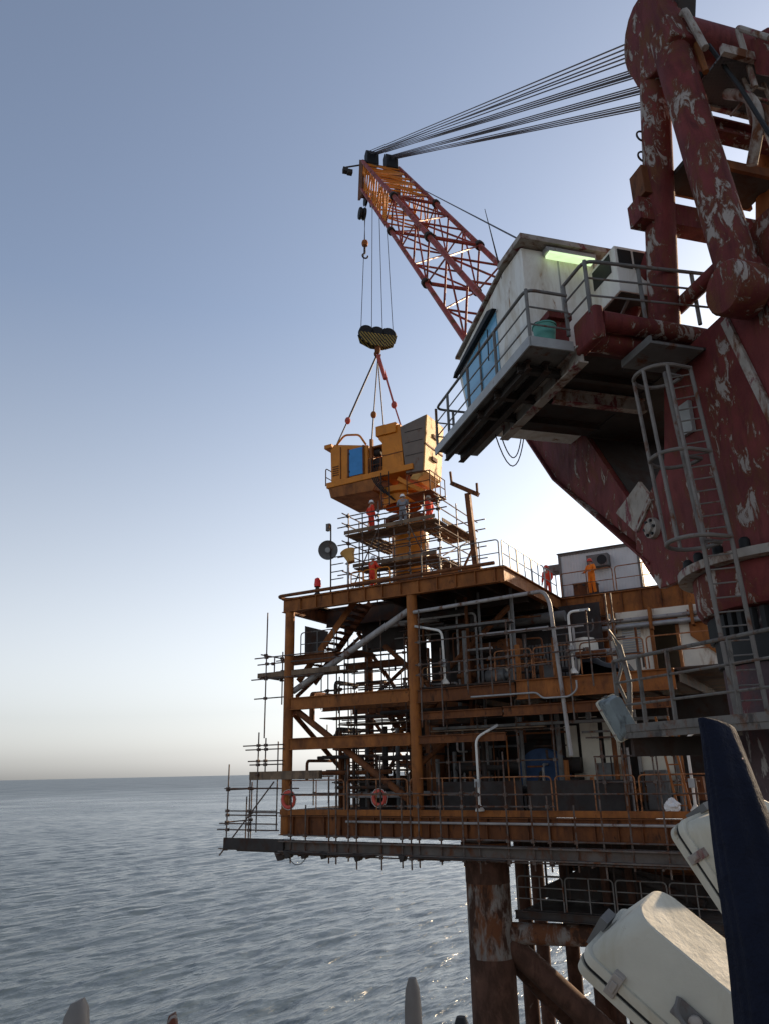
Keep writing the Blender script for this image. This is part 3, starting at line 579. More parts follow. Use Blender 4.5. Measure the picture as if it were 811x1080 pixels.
def pump(u, v, z, mt, label):
    root = thing('pump_skid', label, 'pump', PW((u, v, z)))
    MB(PW).box((u - .7, v - .4, z), (u + .7, v + .4, z + .15)).build('skid', DRK, root)
    MB(PW).lathe([(0, -.5), (.26, -.5), (.28, -.1), (.28, .3), (.15, .34), (.15, .5), (0, .5)], (u - .15, v, z + .48), (1, 0, 0), 16).build('motor', mt, root)
    MB(PW).lathe([(0, -.1), (.24, -.1), (.3, .05), (.24, .2), (0, .2)], (u + .5, v, z + .5), (0, 1, 0), 16).build('volute', mt, root)
    MB(PW).tube(bend([(u + .5, v, z + .7), (u + .5, v, z + 1.2), (u + .9, v, z + 1.2)], .15), .08, 10).build('discharge_pipe', mt, root)
pump(13.9, 2.4, -1.45, ORG, 'orange pump on a dark skid behind the lower rail at the right')
pump(9.2, 2.6, 3.18, GRD, 'grey pump set in the dark middle deck')
pump(7.6, 1.6, -1.45, DRK, 'dark pump set behind the lower rail by the centre column')
# corrugated container / cabin on the top deck
def container():
    root = thing('site_container', 'white panelled portable cabin standing on the top deck behind the rail', 'portable cabin', PW((12, 10.6, 7.63)))
    u0, u1, v0, v1, z0, z1 = 10.05, 13.95, 9.6, 12.0, 7.7, 10.25
    m = MB(PW)
    n = 26
    for k in range(n):
        a = u0 + (u1 - u0) * k / n; b = u0 + (u1 - u0) * (k + .55) / n; m.box((a, v0 + .02, z0), (b, v0 + .06, z1))
    m.box((u0, v0 + .05, z0), (u1, v1, z1)); m.build('wall', CONT, root)
    m = MB(PW)
    for u in (u0 - .06, u1 - .06): m.box((u, v0 - .04, z0 - .06), (u + .12, v0 + .1, z1 + .06))
    m.box((u0, v0 - .03, z1), (u1, v0 + .1, z1 + .1)); m.box((u0, v0 - .03, z0 - .1), (u1, v0 + .1, z0)); m.build('frame', GRD, root)
    MB(PW).box((u0 - .1, v0 - .1, z1 + .1), (u1 + .1, v1 + .1, z1 + .14)).build('roof', GRD, root)
    ac = MB(PW).box((11.55, v0 - .5, 9.35), (12.6, v0 + .0, 9.95)).build('air_conditioner', GRD, root)
    MB(PW).lathe([(.0, 0), (.24, 0), (.24, .03), (0, .03)], (12.3, v0 - .52, 9.65), (0, 1, 0), 18).build('fan_grille', BLK, ac)
    MB(PW).box((u0 - .75, v0 + .3, 9.6), (u0 - .08, v0 + 1.2, 9.95)).build('side_hood', GRD, root)
container()
def toolbox(u0, u1, v0, v1, z, h, mt, label):
    root = thing('storage_box', label, 'box', PW(((u0 + u1) / 2, (v0 + v1) / 2, z)))
    MB(PW).box((u0, v0, z), (u1, v1, z + h)).build('body', mt, root)
    MB(PW).box((u0 - .03, v0 - .03, z + h), (u1 + .03, v1 + .03, z + h + .06)).build('lid', GRD, root)
    MB(PW).box(((u0 + u1) / 2 - .06, v0 - .05, z + h - .12), ((u0 + u1) / 2 + .06, v0 - .005, z + h - .02)).build('latch', DRK, root)
toolbox(10.95, 12.0, 8.4, 9.1, 7.63, .78, ORD, 'rusty low storage box on the top deck in front of the white cabin')
toolbox(14.6, 15.3, 2.0, 2.6, -1.45, 1.25, GRD, 'grey equipment box behind the lower rail below the walkway floodlight')
toolbox(12.9, 13.6, 1.2, 1.9, -1.45, .8, BLUT, 'dark blue locker behind the lower rail near the right end')
# yellow drum-like cylinder unit by the far right of the top deck
vessel(15.0, 9.8, 7.63, 1.4, .35, GRBL, 'small yellowish drum tank on the top deck beside the cabin')
MBc = MB(PW); MBc.tube([(15.9, 9.6, 7.63), (15.9, 9.6, 10.0)], .16, 10); tag(MBc.build('vent_post', ORD), 'rusty vent post on the top deck right of the drum tank', 'vent pipe')

for u0, u1, v, z_, mt_ in ((6.7, 9.4, .55, 7.72, ORG), (7.2, 10.0, .9, 7.72, YEL), (4.9, 7.0, .8, 7.72, ORG), (8.8, 10.3, 1.6, 7.75, ORD)):
    pp('deck_timber', mt_, B((u0, v, z_ - .09), (u1, v + .22, z_ + .12)))
for k, (u_, v_, z_, r_) in enumerate(((.9, -.75, -3.05, .10), (1.7, -.8, -3.08, .07), (2.6, -.75, -3.05, .08), (4.2, -.8, -3.06, .09), (.4, -.6, -3.1, .14), (6.1, -.8, -3.05, .07))):
    pp('hanging_debris', DRK, lambda m: m.prism([(u_ - r_ * 2, v_, z_ + .14), (u_ + r_ * 2.2, v_, z_ + .12), (u_ + r_, v_, z_ - r_), (u_ - r_ * .6, v_, z_ - r_ * 1.6)], (0, .3, 0)))
pp('hanging_rope', BLK, T([(1.0 + .9 * t_, -.8, -3.1 - 1.2 * t_ * (1 - t_)) for t_ in [k / 10 for k in range(11)]], .015, 5))
# rails of the platform
rail('guard_rail', 'long rusty guard rail along the front of the lower deck', PW, [(.35, -.02), (17.6, -.02)], -1.45, 1.18, TUB, 2.85)
rail('guard_rail', 'short front guard rail at the top deck corner beside the T shaped mast', PW, [(6.9, .1), (10.45, .1)], 7.63, 1.1, GRD, 1.8)
rail('guard_rail', 'grey guard rail down the receding side of the top deck corner', PW, [(10.5, .15), (10.5, 7.2)], 7.63, 1.1, GRY, 1.7)
rail('guard_rail', 'top deck guard rail in front of the white cabin with two workers', PW, [(10.6, 7.4), (18.3, 7.4)], 7.63, 1.15, TUB, 2.3)
rail('guard_rail', 'rusty guard rail of the middle deck left of the cream wall', PW, [(9.9, .05), (13.0, .05)], 3.18, 1.1, TUB, 1.55)
rail('guard_rail', 'rusty guard rail of the middle deck in front of the dark doorway', PW, [(13.2, .05), (17.9, .05)], 3.18, 1.1, TUB, 2.3)
rail('guard_rail', 'guard rail inside the middle deck left of the centre column', PW, [(4.0, 3.4), (6.2, 3.4)], 3.2, 1.2, TUB, 1.1)
rail('guard_rail', 'guard rail of the small landing at the left end below the top deck', PW, [(.35, .72), (2.2, .72)], 5.04, 1.05, GRD, 1.8)
rail('guard_rail', 'guard rail of the walkway slung beneath the platform beside the big leg', PW, [(9.7, 1.3), (16.8, 1.3)], -4.78, 1.1, GRD, 1.8, .025, 2)
rail('guard_rail', 'low yellow guard rail beside the red worker on the top deck', PW, [(2.9, 1.0), (4.9, 1.0)], 7.63, 1.0, YEL, .7)
rail('guard_rail', 'guard rail at the back of the slung walkway beneath the platform', PW, [(9.7, 4.5), (13.5, 4.5)], -4.4, 1.4, GRD, 1.0, .02, 3)

# scaffolds
def run(u0, u1, v, z): return ((u0, v, z), (u1, v, z))
def up(u, v, z0, z1): return ((u, v, z0), (u, v, z1))
scaffold('upper scaffold bay hanging off the left corner column', PW,
         [up(-.93, -.1, 1.5, 7.05), up(-.93, 1.1, 3.0, 5.4), run(-1.6, 2.9, -.1, 5.0), run(-1.5, 3.0, .0, 4.72), run(-1.75, 2.2, -.1, 4.05), run(-1.55, .1, -.1, 3.2), up(-.7, .2, 4.1, 5.0),
          ((-1.0, -.4, 5.1), (-1.0, 1.6, 5.1)), ((-1.0, -.4, 4.1), (-1.0, 1.6, 4.1)), up(2.6, .9, 3, 5.2), run(-1.3, 3.4, 1.1, 5.0), run(-1.3, 3.4, 1.1, 4.5)],
         [((-1.5, 0, 4.12), (2.8, .24, 4.34)), ((-1.4, .28, 4.15), (3.0, .52, 4.2)), ((-1.4, .56, 4.15), (3.0, .80, 4.2)), ((-1.3, .84, 4.15), (3.2, 1.08, 4.2))])
scaffold('middle scaffold bay with a thick plank at the left corner column', PW,
         [up(-1.15, -.2, -2.3, 1.75), up(-.75, -.2, .1, 1.5), run(-2.0, .2, -.2, 1.2), run(-1.9, .2, -.15, 1.03), run(-1.7, .2, -.2, .55), run(-1.6, .2, -.2, .4), ((-1.15, -.3, .0), (-1.15, 1.5, .0)), up(-1.15, 1.2, -2.3, 1.4)],
         [((-1.65, -.15, -.22), (2.0, .10, .12)), ((-1.6, .14, -.15), (2.2, .38, -.1)), ((-1.6, .42, -.15), (2.2, .66, -.1))])
scaffold('low scaffold cage with diagonal strut overhanging the sea at the left end', PW,
         [up(-2.5, -.5, -3.0, .45), up(-1.3, -.5, -2.6, -.2), up(-2.2, .4, -2.9, -.9), run(-2.7, .2, -.5, -.55), run(-2.6, .1, -.5, -1.45), run(-2.6, .1, -.45, -1.62), run(-2.9, .2, -.5, -1.95), run(-3.1, .2, -.4, -2.2), run(-2.9, .4, -.5, -2.95),
          ((-2.75, -.6, -3.2), (-.1, -.4, -.3)), ((-2.5, -.6, -1.9), (-2.5, 1.2, -1.9)), ((-2.5, -.6, -.6), (-2.5, 1.2, -.6)), up(-2.5, 1.1, -2.9, -.3), run(-2.6, .1, 1.1, -.6), run(-2.6, .1, 1.1, -1.6)],
         [((-2.55, -.62, -2.95), (.6, -.56, -2.50)), ((-1.9, -.5, -3.02), (1.2, -.28, -2.92)), ((-2.55, -.54, -2.85), (.6, -.3, -2.6)), ((-2.5, -.26, -2.8), (.6, .04, -2.62)), ((-2.5, .08, -2.8), (.2, .38, -2.62)), ((-2.5, .42, -2.8), (.2, .72, -2.62))], bmat=DRK)
tubes = []
random.seed(21)
u = .9
while u < 17.2:
    tubes.append(up(u, -.5 - random.random() * .1, -3.15 - random.random() * .35, random.choice([-.1, .3, -.9, -1.2, .6, -.4])))
    u += random.choice([.35, .6, .75, .9, 1.1])
tubes += [run(.4, 9, -.55, -.8), run(8, 17.4, -.55, -.85), run(.6, 17.4, -.6, -2.35), run(.2, 8, -.6, -3.05), run(7, 17.4, -.6, -3.03), run(5, 12, -.52, -1.25)]
for u in (.5, 1.6, 3.1, 4.7, 6.9, 9.5, 11.8, 13.2, 15.4): tubes.append(((u, -.95, -3.06), (u, .5, -3.02)))
scaffold('dark scaffold tubes hung along the front of the lower deck', PW, tubes, [((1.0, -.93, -2.99), (5.0, -.69, -2.95)), ((6.5, -.93, -2.99), (10.2, -.69, -2.95))], bmat=DRK)
tubes = []; bo = []
for u in (1.2, 2.4, 3.6, 4.8, 5.8):
    for v in (2.2, 3.5): tubes.append(up(u + random.uniform(-.2, .2), v, -1.4, random.choice([2.4, 5.8, 6.6, 1.0])))
for z in (-.4, .3, .9, 1.8, 2.2, 3.6, 4.0, 4.6, 5.2): tubes.append(run(.6 + random.random(), 4.2 + random.random() * 2, random.choice([2.2, 3.5]), z))
for z, u0, u1 in ((.62, .5, 3.4), (2.02, 1.4, 5.0), (.05, 1.2, 5.0), (2.35, .4, 3.2)):
    for k in range(4): bo.append(((u0, 2.2 + k * .3, z), (u1, 2.46 + k * .3, z + .05)))
for k in range(26):
    v = random.uniform(2.0, 7.5); z = random.choice([-.9, -.3, .2, .5, 1.6, 1.9, 2.4, 3.5, 3.9, 4.4, 4.8, 5.5]) + random.uniform(-.1, .1); a = random.uniform(.6, 3.4) - .5 * v + .4; tubes.append(run(a, a + random.uniform(1.2, 3.0), v, z))
for k in range(22):
    v = random.uniform(2.0, 7.5); u_ = random.uniform(.7, 6.0) - .52 * v + .3; z0 = random.choice([-1.4, -1.4, 1.4, 3.0]); tubes.append(up(u_, v, z0, z0 + random.uniform(1.0, 3.0)))
for z, u0, u1, v in ((.75, -.8, 1.6, 5), (1.75, -.6, 2.4, 6), (-.75, -1, 2.2, 6.5), (3.6, -.4, 2.2, 5.5), (4.3, -.8, 1.4, 6.5), (2.3, -.6, 2.6, 7.2)):
    for k in range(3): bo.append(((u0, v + k * .3, z), (u1, v + .26 + k * .3, z + .06)))
scaffold('scaffold of planks and tubes inside the open left bay of the platform', PW, tubes, bo)
tubes = []
for u in (6.9, 7.8, 8.9, 9.9, 10.6, 11.3, 12.9, 13.7): tubes.append(up(u, -.25, random.choice([1.6, 2.2, 2.7]), random.choice([4.6, 5.4, 6.2])))
for z in (3.6, 4.0, 4.9): tubes.append(run(6.7, 11.6 + random.random() * 2.4, -.3, z))
for u in (7.4, 8.7, 10.3, 11.7): tubes.append(up(u, .9, -.9, 2.6))
tubes += [run(6.8, 11.8, .9, .3), run(6.8, 12.2, .9, 1.4)]
scaffold('scaffold tubes across the dark middle deck right of the centre column', PW, tubes, [((6.8, .6, 1.45), (11.5, .85, 1.5))])
tubes = []
for u in (13.5, 14.3, 15.2, 15.9): tubes.append(up(u, .6, random.choice([-.9, -1.4]), random.choice([.9, 1.6, 2.2])))
tubes += [run(13.2, 16.8, .6, .35), run(13.2, 16.6, .6, -.5), run(13.0, 16.9, .55, 1.0), up(14.45, -.3, 3.2, 5.9), up(14.65, -.3, 3.2, 5.9), run(12.6, 15.0, -.3, 4.9), run(12.6, 15.0, -.3, 4.3), run(12.6, 14.8, -.3, 3.8)]
scaffold('scaffold tubes at the right end of the lower and middle decks', PW, tubes, [])
# scaffold round the crane pedestal
def ped_scaf():
    tb, bd = [], []
    for (u, v) in ((1.9, 2.4), (3.6, 2.4), (5.2, 2.4), (6.7, 2.5), (1.9, 6.4), (4.2, 6.4), (6.7, 6.4), (6.75, 4.4), (1.85, 4.4)): tb.append(up(u, v, 7.63, 12.0 + random.random() * .4))
    for z in (9.0, 9.9, 10.5, 11.4, 11.9): tb += [run(1.3, 7.2, 2.35, z), ((1.85, 1.9, z + .05), (1.85, 6.9, z + .05)), ((6.78, 1.9, z + .05), (6.78, 6.9, z + .05)), run(1.4, 7.4, 6.45, z)]
    for k in range(4): bd.append(((1.7, 2.4 + k * .3, 10.93), (6.6, 2.66 + k * .3, 10.98)))
    for k in range(6): bd.append(((5.3 + k * .27, 3.7, 10.93), (5.54 + k * .27, 6.5, 10.98)))
    for k in range(4): bd.append(((1.75 + k * .3, 3.7, 10.93), (2.0 + k * .3, 6.5, 10.98)))
    for u_, v_ in ((2.7, 2.4), (4.4, 2.4), (6.0, 2.45), (6.75, 3.4), (6.75, 5.5), (1.9, 3.4), (3.0, 3.2), (5.4, 3.2)): tb.append(up(u_, v_, 7.63, random.choice([10.9, 11.9, 12.3, 9.3])))
    for z in (8.3, 8.7, 9.5, 10.2, 11.65): tb += [run(1.6 + random.random() * .8, 6.9, 2.3, z), run(2.2, 6.2, 3.2, z + .1)]
    tb += [((1.9, 2.3, 7.7), (3.6, 2.3, 10.9)), ((6.7, 2.4, 7.7), (5.2, 2.4, 10.9)), ((6.8, 2.6, 9.2), (6.8, 6.2, 10.9))]
    bd += [((1.7, 2.3, 10.98), (6.6, 2.34, 11.16)), ((2.2, 2.3, 9.25), (6.6, 2.34, 9.42)), ((6.62, 3.0, 10.98), (6.66, 6.4, 11.15))]
    for k in range(4): bd.append(((2.2, 2.4 + k * .3, 9.2), (6.6, 2.66 + k * .3, 9.25)))
    for k in range(5): bd.append(((5.4 + k * .27, 3.7, 9.2), (5.64 + k * .27, 6.5, 9.25)))
    scaffold('two storey scaffold with plank decks round the orange crane pedestal', PW, tb, bd)
ped_scaf()
# pedestal of the platform crane
ped = thing('crane_pedestal', 'orange crane pedestal wrapped in scaffold on the platform top deck', 'crane pedestal', PW((4.1, 4.6, 7.63)))
MB(PW).lathe([(.92, 0), (.92, 3.7), (1.1, 3.8), (1.1, 4.0), (0, 4.0)], (4.1, 4.6, 7.63), n=28).build('pillar', YEL, ped)
MB(PW).lathe([(1.1, 4.01), (1.25, 4.01), (1.25, 4.3), (.9, 4.3)], (4.1, 4.6, 7.63), n=28).build('slew_ring', ORD, ped)
MB(PW).box((2.9, 4.0, 8.3), (5.3, 5.2, 8.36)).build('access_plate', ORD, ped)

# house of the platform crane, hanging from the hook
hx, hv = 3.0, 4.55
house = thing('crane_house', 'orange crane machinery house with blue door hanging from the hook', 'crane house', PW((hx, hv, 12.6)))
def hp(name, mt, fn, par=house, bevel=.015):
    m = MB(PW); fn(m); return m.build(name, mt, par, bevel=bevel)
# bedframe with sloped underside
hp('bedframe', YEL, lambda m: m.prism([(-.1, 3.4, 14.12), (5.0, 3.4, 14.12), (5.0, 3.4, 14.42), (-.1, 3.4, 14.42)], (0, 3.1, 0)))
hp('belly', ORG, lambda m: m.prism([(0, 3.45, 14.11), (3.1, 3.45, 14.11), (2.7, 3.45, 13.45), (.15, 3.45, 13.55)], (0, 2.9, 0)))
hp('turntable', YEL, lambda m: m.lathe([(.95, 0), (.95, .5), (1.15, .55), (1.15, .85), (0, .85)], (3.7, 4.7, 12.7), n=24))
cab = hp('engine_cabin', YEL, lambda m: m.prism([(.15, 3.5, 14.43), (2.4, 3.5, 14.43), (2.4, 3.5, 16.05), (2.1, 3.5, 16.1), (.35, 3.5, 16.55), (.1, 3.5, 16.3)], (0, 2.4, 0)))
hp('door', BLU, lambda m: m.box((1.3, 3.44, 14.5), (2.12, 3.49, 16.0)), cab)
hp('door_frame', ORD, lambda m: (m.box((1.2, 3.42, 14.46), (1.29, 3.49, 16.08)), m.box((2.13, 3.42, 14.46), (2.22, 3.49, 16.08))), cab)
hp('panel_seam', ORD, lambda m: m.box((.72, 3.455, 14.5), (.77, 3.495, 16.3)), cab)
hp('roof_lip', YEL, lambda m: m.beam((-.02, 3.4, 16.5), (-.02, 5.9, 16.5), .45, .22, (0, 0, 1)), cab)
hp('handle_frame', YEL, lambda m: m.tube(bend([(.5, 3.5, 16.5), (1.0, 3.5, 16.95), (1.9, 3.5, 16.75), (2.3, 3.5, 16.1)], .2), .06, 8), cab)
hp('equipment_rack', ORG, lambda m: (m.box((2.45, 3.6, 14.43), (2.6, 3.8, 16.4)), m.box((2.5, 3.9, 14.43), (3.1, 5.0, 15.3)), m.box((2.45, 3.7, 15.9), (3.15, 5.2, 16.0))))
hp('winch', DRK, lambda m: (m.cyl((2.5, 4.2, 15.1), (3.05, 4.2, 15.1), .38, 18), m.cyl((2.55, 4.0, 15.7), (2.95, 4.0, 15.7), .2, 14)))
hp('tower_block', YEL, lambda m: m.prism([(3.25, 3.5, 14.43), (4.45, 3.5, 14.43), (4.3, 3.5, 16.75), (3.05, 3.5, 16.8), (3.05, 3.5, 16.2), (3.25, 3.5, 15.95)], (0, 1.2, 0)))
gb = hp('counterweight_box', GRB, lambda m: m.prism([(4.55, 3.5, 14.0), (5.5, 3.5, 13.95), (5.78, 3.5, 16.9), (4.30, 3.5, 16.6)], (0, 1.9, 0)))
hp('sunlit_side_panel', GRBL, lambda m: m.prism([(5.5, 3.5, 13.94), (5.78, 3.5, 16.9), (5.78, 5.4, 16.9), (5.5, 5.4, 13.94)], (.07, 0, 0)), gb)  # paler ochre than the front: sunlight put into the colour
hp('panel_rib', ORD, lambda m: (m.box((5.62, 3.48, 15.3), (5.73, 5.42, 15.38)), m.box((5.70, 4.2, 15.9), (5.82, 4.7, 16.1)), m.box((5.62, 4.2, 14.7), (5.74, 4.7, 14.9))), gb, 0)
hp('sump', GRBL, lambda m: m.prism([(4.9, 3.6, 13.95), (5.55, 3.6, 13.9), (5.1, 3.6, 13.55), (4.7, 3.6, 13.7)], (0, 1.7, 0)))
hp('boom_lug', YEL, lambda m: m.beam((3.6, 4.6, 13.9), (5.3, 4.6, 12.8), .5, .3))
hp('side_platform', ORD, lambda m: m.box((4.6, 3.3, 12.75), (6.0, 5.0, 12.81)))
hp('platform_rail', ORD, lambda m: [m.tube(bend([(4.7 + k * .0, 3.3, 12.8), (4.7, 3.3, 13.8), (5.95, 3.3, 13.8), (5.95, 3.3, 12.8)], .1), .03, 6), m.tube([(4.7, 3.3, 13.3), (5.95, 3.3, 13.3)], .025, 6)] + [m.tube([(5.95, 3.3 + .56 * k, 12.8), (5.95, 3.3 + .56 * k, 13.8)], .025, 6) for k in range(4)] + [m.tube([(5.95, 3.3, z), (5.95, 5, z)], .025, 6) for z in (13.3, 13.8)], house, 0)
hp('service_rail', ORD, lambda m: [m.tube(bend([(-.2, 3.5, 14.3), (-.2, 3.5, 15.3), (-.2, 5.5, 15.3), (-.2, 5.5, 14.3)], .15), .03, 6), m.tube([(-.2, 3.5, 14.8), (-.2, 5.5, 14.8)], .025, 6), m.tube([(-.2, 4.5, 14.3), (-.2, 4.5, 15.3)], .025, 6)], house, 0)
hp('front_rail', ORD, lambda m: [m.tube(bend([(2.5, 3.4, 14.4), (2.5, 3.4, 15.2), (3.2, 3.4, 15.2), (3.2, 3.4, 14.4)], .1), .025, 6), m.tube([(2.5, 3.4, 14.8), (3.2, 3.4, 14.8)], .02, 6)], house, 0)
hp('access_ladder', DRK, lambda m: [m.tube([(3.3, 3.25, 12.4), (3.3, 3.25, 14.2)], .03, 6), m.tube([(3.7, 3.25, 12.4), (3.7, 3.25, 14.2)], .03, 6)] + [m.tube([(3.3, 3.25, 12.5 + .3 * k), (3.7, 3.25, 12.5 + .3 * k)], .02, 6) for k in range(6)], house, 0)

hp('boom_stub', YEL, lambda m: (m.beam((4.0, 3.7, 13.9), (5.4, 3.9, 12.9), .14, .22), m.beam((4.0, 5.3, 13.9), (5.4, 5.1, 12.9), .14, .22), m.beam((5.35, 3.8, 12.95), (5.35, 5.2, 12.95), .2, .2)), house)
for k in range(4): hp('hydraulic_hose', BLK, lambda m: m.tube(bend([(2.6 + .12 * k, 3.55, 15.2 - .1 * k), (2.7 + .1 * k, 3.4, 14.0), (3.3 + .15 * k, 3.5, 13.2 - .15 * k), (3.8, 4.0, 12.9)], .3), .028, 6), house, 0)
for k in range(5): hp('louvre', ORD, lambda m: m.box((.25, 3.47, 14.75 + .12 * k), (.62, 3.495, 14.80 + .12 * k)), cab, 0)
for z_ in (14.7, 15.7): hp('hinge', DRK, lambda m: m.box((1.27, 3.42, z_), (1.34, 3.45, z_ + .12)), cab, 0)
hp('tower_cap', YEL, lambda m: m.box((2.95, 3.4, 16.35), (4.1, 4.75, 16.9)))
hp('tower_seam', ORD, lambda m: m.box((3.27, 3.485, 15.2), (4.4, 3.498, 15.25)), house, 0)
for z_ in (14.9, 15.6, 16.2): hp('box_seam', DRK, lambda m: m.box((4.55, 3.485, z_), (5.55, 3.498, z_ + .03)), gb, 0)
# ================================================================== BIG SLEWING CRANE (near)
crane = thing('slewing_crane', 'big flaking dark red slewing crane with lattice boom and white cab', 'crane', CW((0, 0, -9)))
def cc(name, mt, fn, par=crane, bevel=0):
    m = MB(CW); fn(m); return m.build(name, mt, par, bevel=bevel)
cc('pedestal', PED, lambda m: m.lathe([(1.36, -2.0), (1.36, 2.7)], (0, 0, 0), n=48))
cc('pedestal_base', RED, lambda m: m.lathe([(1.9, -9), (1.9, -2.6), (1.75, -2.1), (1.36, -1.99)], (0, 0, 0), n=48))
cc('slew_flange', RED, lambda m: m.lathe([(1.34, 2.35), (1.56, 2.38), (1.63, 2.5), (1.63, 3.05), (1.3, 3.05)], (0, 0, 0), n=56))
cc('ring_plate', PRIM, lambda m: m.lathe([(1.2, 3.06), (1.86, 3.06), (1.86, 3.2), (1.2, 3.2)], (0, 0, 0), n=56))
cc('grease_band', BLK, lambda m: m.lathe([(1.365, 1.5), (1.42, 1.52), (1.42, 2.0), (1.365, 2.0)], (0, 0, 0), n=48))
for k in range(22):
    t = 2 * math.pi * k / 22; c_ = Vector((1.70 * math.cos(t), 1.70 * math.sin(t), 3.2))
    cc('ring_bolt', BLK, lambda m: m.lathe([(.085, 0), (.085, .16), (.05, .2), (0, .2)], c_, n=10))
cc('gear_teeth', BLK, lambda m: [m.box((1.42 * math.cos(t) - .05, 1.42 * math.sin(t) - .05, 1.95), (1.42 * math.cos(t) + .05, 1.42 * math.sin(t) + .05, 2.34)) for t in [2 * math.pi * k / 44 for k in range(44)]])
# revolving frame: side plates, rear plate, top
body = cc('revolving_frame', RED, lambda m: m.prism([(2.0, -1.25, 3.21), (-1.9, -1.25, 3.21), (-2.6, -1.25, 5.2), (-2.6, -1.25, 7.0), (-1.2, -1.25, 7.5), (.9, -1.25, 7.35), (1.3, -1.25, 5.6), (2.4, -1.25, 4.7), (2.6, -1.25, 4.1)], (0, .14, 0)), bevel=.01)
cc('side_plate', RED, lambda m: m.prism([(2.0, 1.11, 3.21), (-1.9, 1.11, 3.21), (-2.6, 1.11, 5.2), (-2.6, 1.11, 7.0), (-1.2, 1.11, 7.5), (.9, 1.11, 7.35), (1.3, 1.11, 5.6), (2.4, 1.11, 4.7), (2.6, 1.11, 4.1)], (0, .14, 0)), body)
cc('rear_plate', REDF, lambda m: m.prism([(-1.75, -1.1, 3.21), (-1.75, 1.1, 3.21), (-2.45, 1.1, 5.2), (-2.45, 1.1, 7.0), (-2.45, -1.1, 7.0), (-2.45, -1.1, 5.2)][:4] + [(-2.45, -1.1, 5.2)], (-.08, 0, 0)), body)
cc('rear_plate', REDF, lambda m: m.box((-2.53, -1.1, 5.2), (-2.45, 1.1, 7.2)), body)
cc('machine_bed', DRK, lambda m: m.box((-2.4, -1.1, 5.6), (1.0, 1.1, 5.75)), body)
cc('front_plate', DRK, lambda m: m.prism([(2.3, -1.1, 3.6), (2.3, 1.1, 3.6), (1.2, 1.1, 5.7), (1.2, -1.1, 5.7)], (-.04, 0, 0)), body)
cc('corner_edge_bar', REDF, lambda m: (m.beam((-1.86, -1.30, 3.5), (-2.52, -1.30, 5.2), .10, .22), m.beam((-2.52, -1.30, 5.2), (-1.75, -1.30, 7.9), .10, .22)), body)
cc('diagonal_rib', PRIM, lambda m: m.beam((-.9, -1.29, 7.3), (-1.55, -1.29, 4.9), .06, .16), body)
cc('junction_plate', GRY, lambda m: m.box((.28, -1.34, 5.75), (.62, -1.26, 6.35)), body)
# heel hub and heel lugs
_lug = [cR(x_, y_, -1.24) for x_, y_ in ((649, 541), (673, 508), (688, 527), (698, 545), (706, 560), (700, 577), (684, 575), (671, 563))]
cc('heel_lug', PRIM, lambda m: m.prism(_lug, (0, .07, 0)))
cc('lug_edge_bar', PRIM, lambda m: m.beam(cR(687, 527, -1.27), cR(671, 561, -1.27), .05, .05))
HUBC = cR(687, 557, -1.30)
hub = cc('heel_hub', PRIM, lambda m: m.lathe([(0, -.10), (.10, -.10), (.11, -.05), (.20, -.05), (.21, .0), (.21, .3), (0, .3)], HUBC, (0, 1, 0), 20))
cc('hub_bolt', BLK, lambda m: [m.lathe([(0, -.09), (.03, -.09), (.03, -.04)], HUBC + Vector((.15 * math.cos(k), 0, .15 * math.sin(k))), (0, 1, 0), 8) for k in (0, 1.05, 2.1, 3.15, 4.2, 5.25)], hub)
# boom: four chords, plated foot, tip
def U_(f): return 14.53 + (f - 9.2) * 1.2987          # upper chord height at f
def L_(f): return 13.75 + (f - 10.72) * 1.340         # lower chord height at f
HW = 1.1
boom = cc('boom_foot', RED, lambda m: [m.prism([(2.0, s_ * HW - .07, 3.75), (5.6, s_ * HW - .07, 6.85), (7.2, s_ * HW - .07, 9.0), (6.0, s_ * HW - .07, U_(6.0)), (2.3, s_ * HW - .07, 4.6)], (0, .14, 0)) for s_ in (-1, 1)])
cc('foot_edge_plate', RED, lambda m: [m.beam((2.2, s_ * HW, 3.75), (5.6, s_ * HW, 6.83), .36, .05) for s_ in (-1, 1)] + [m.beam((5.6, s_ * HW, 6.83), (7.2, s_ * HW, 8.98), .36, .05) for s_ in (-1, 1)], boom)
cc('foot_cross_plate', DRK, lambda m: (m.prism([(3.2, -1.02, 4.9), (3.2, 1.02, 4.9), (5.5, 1.02, 6.9), (5.5, -1.02, 6.9)], (-.03, 0, .04)), m.prism([(2.4, -1.02, 4.75), (2.4, 1.02, 4.75), (5.9, 1.02, U_(5.9) - .2), (5.9, -1.02, U_(5.9) - .2)], (-.03, 0, .04))), boom)
for s_ in (-1, 1):
    cc('chord', REDC, lambda m: m.tube([(5.5, s_ * HW, U_(5.5)), (24.4, s_ * HW, U_(24.4))], .115, 10), boom)
    cc('chord', REDC, lambda m: m.tube([(7.0, s_ * HW, L_(7.0)), (24.9, s_ * HW, L_(24.9))], .105, 10), boom)
bays = [6.6, 8.5, 10.4, 12.2, 13.95, 15.5, 17.1, 18.65, 19.6, 20.5, 21.4, 22.3, 23.2, 24.1]
def lat(mt, p, q, r_): cc('lacing', mt, lambda m: m.tube([p, q], r_, 6), boom)
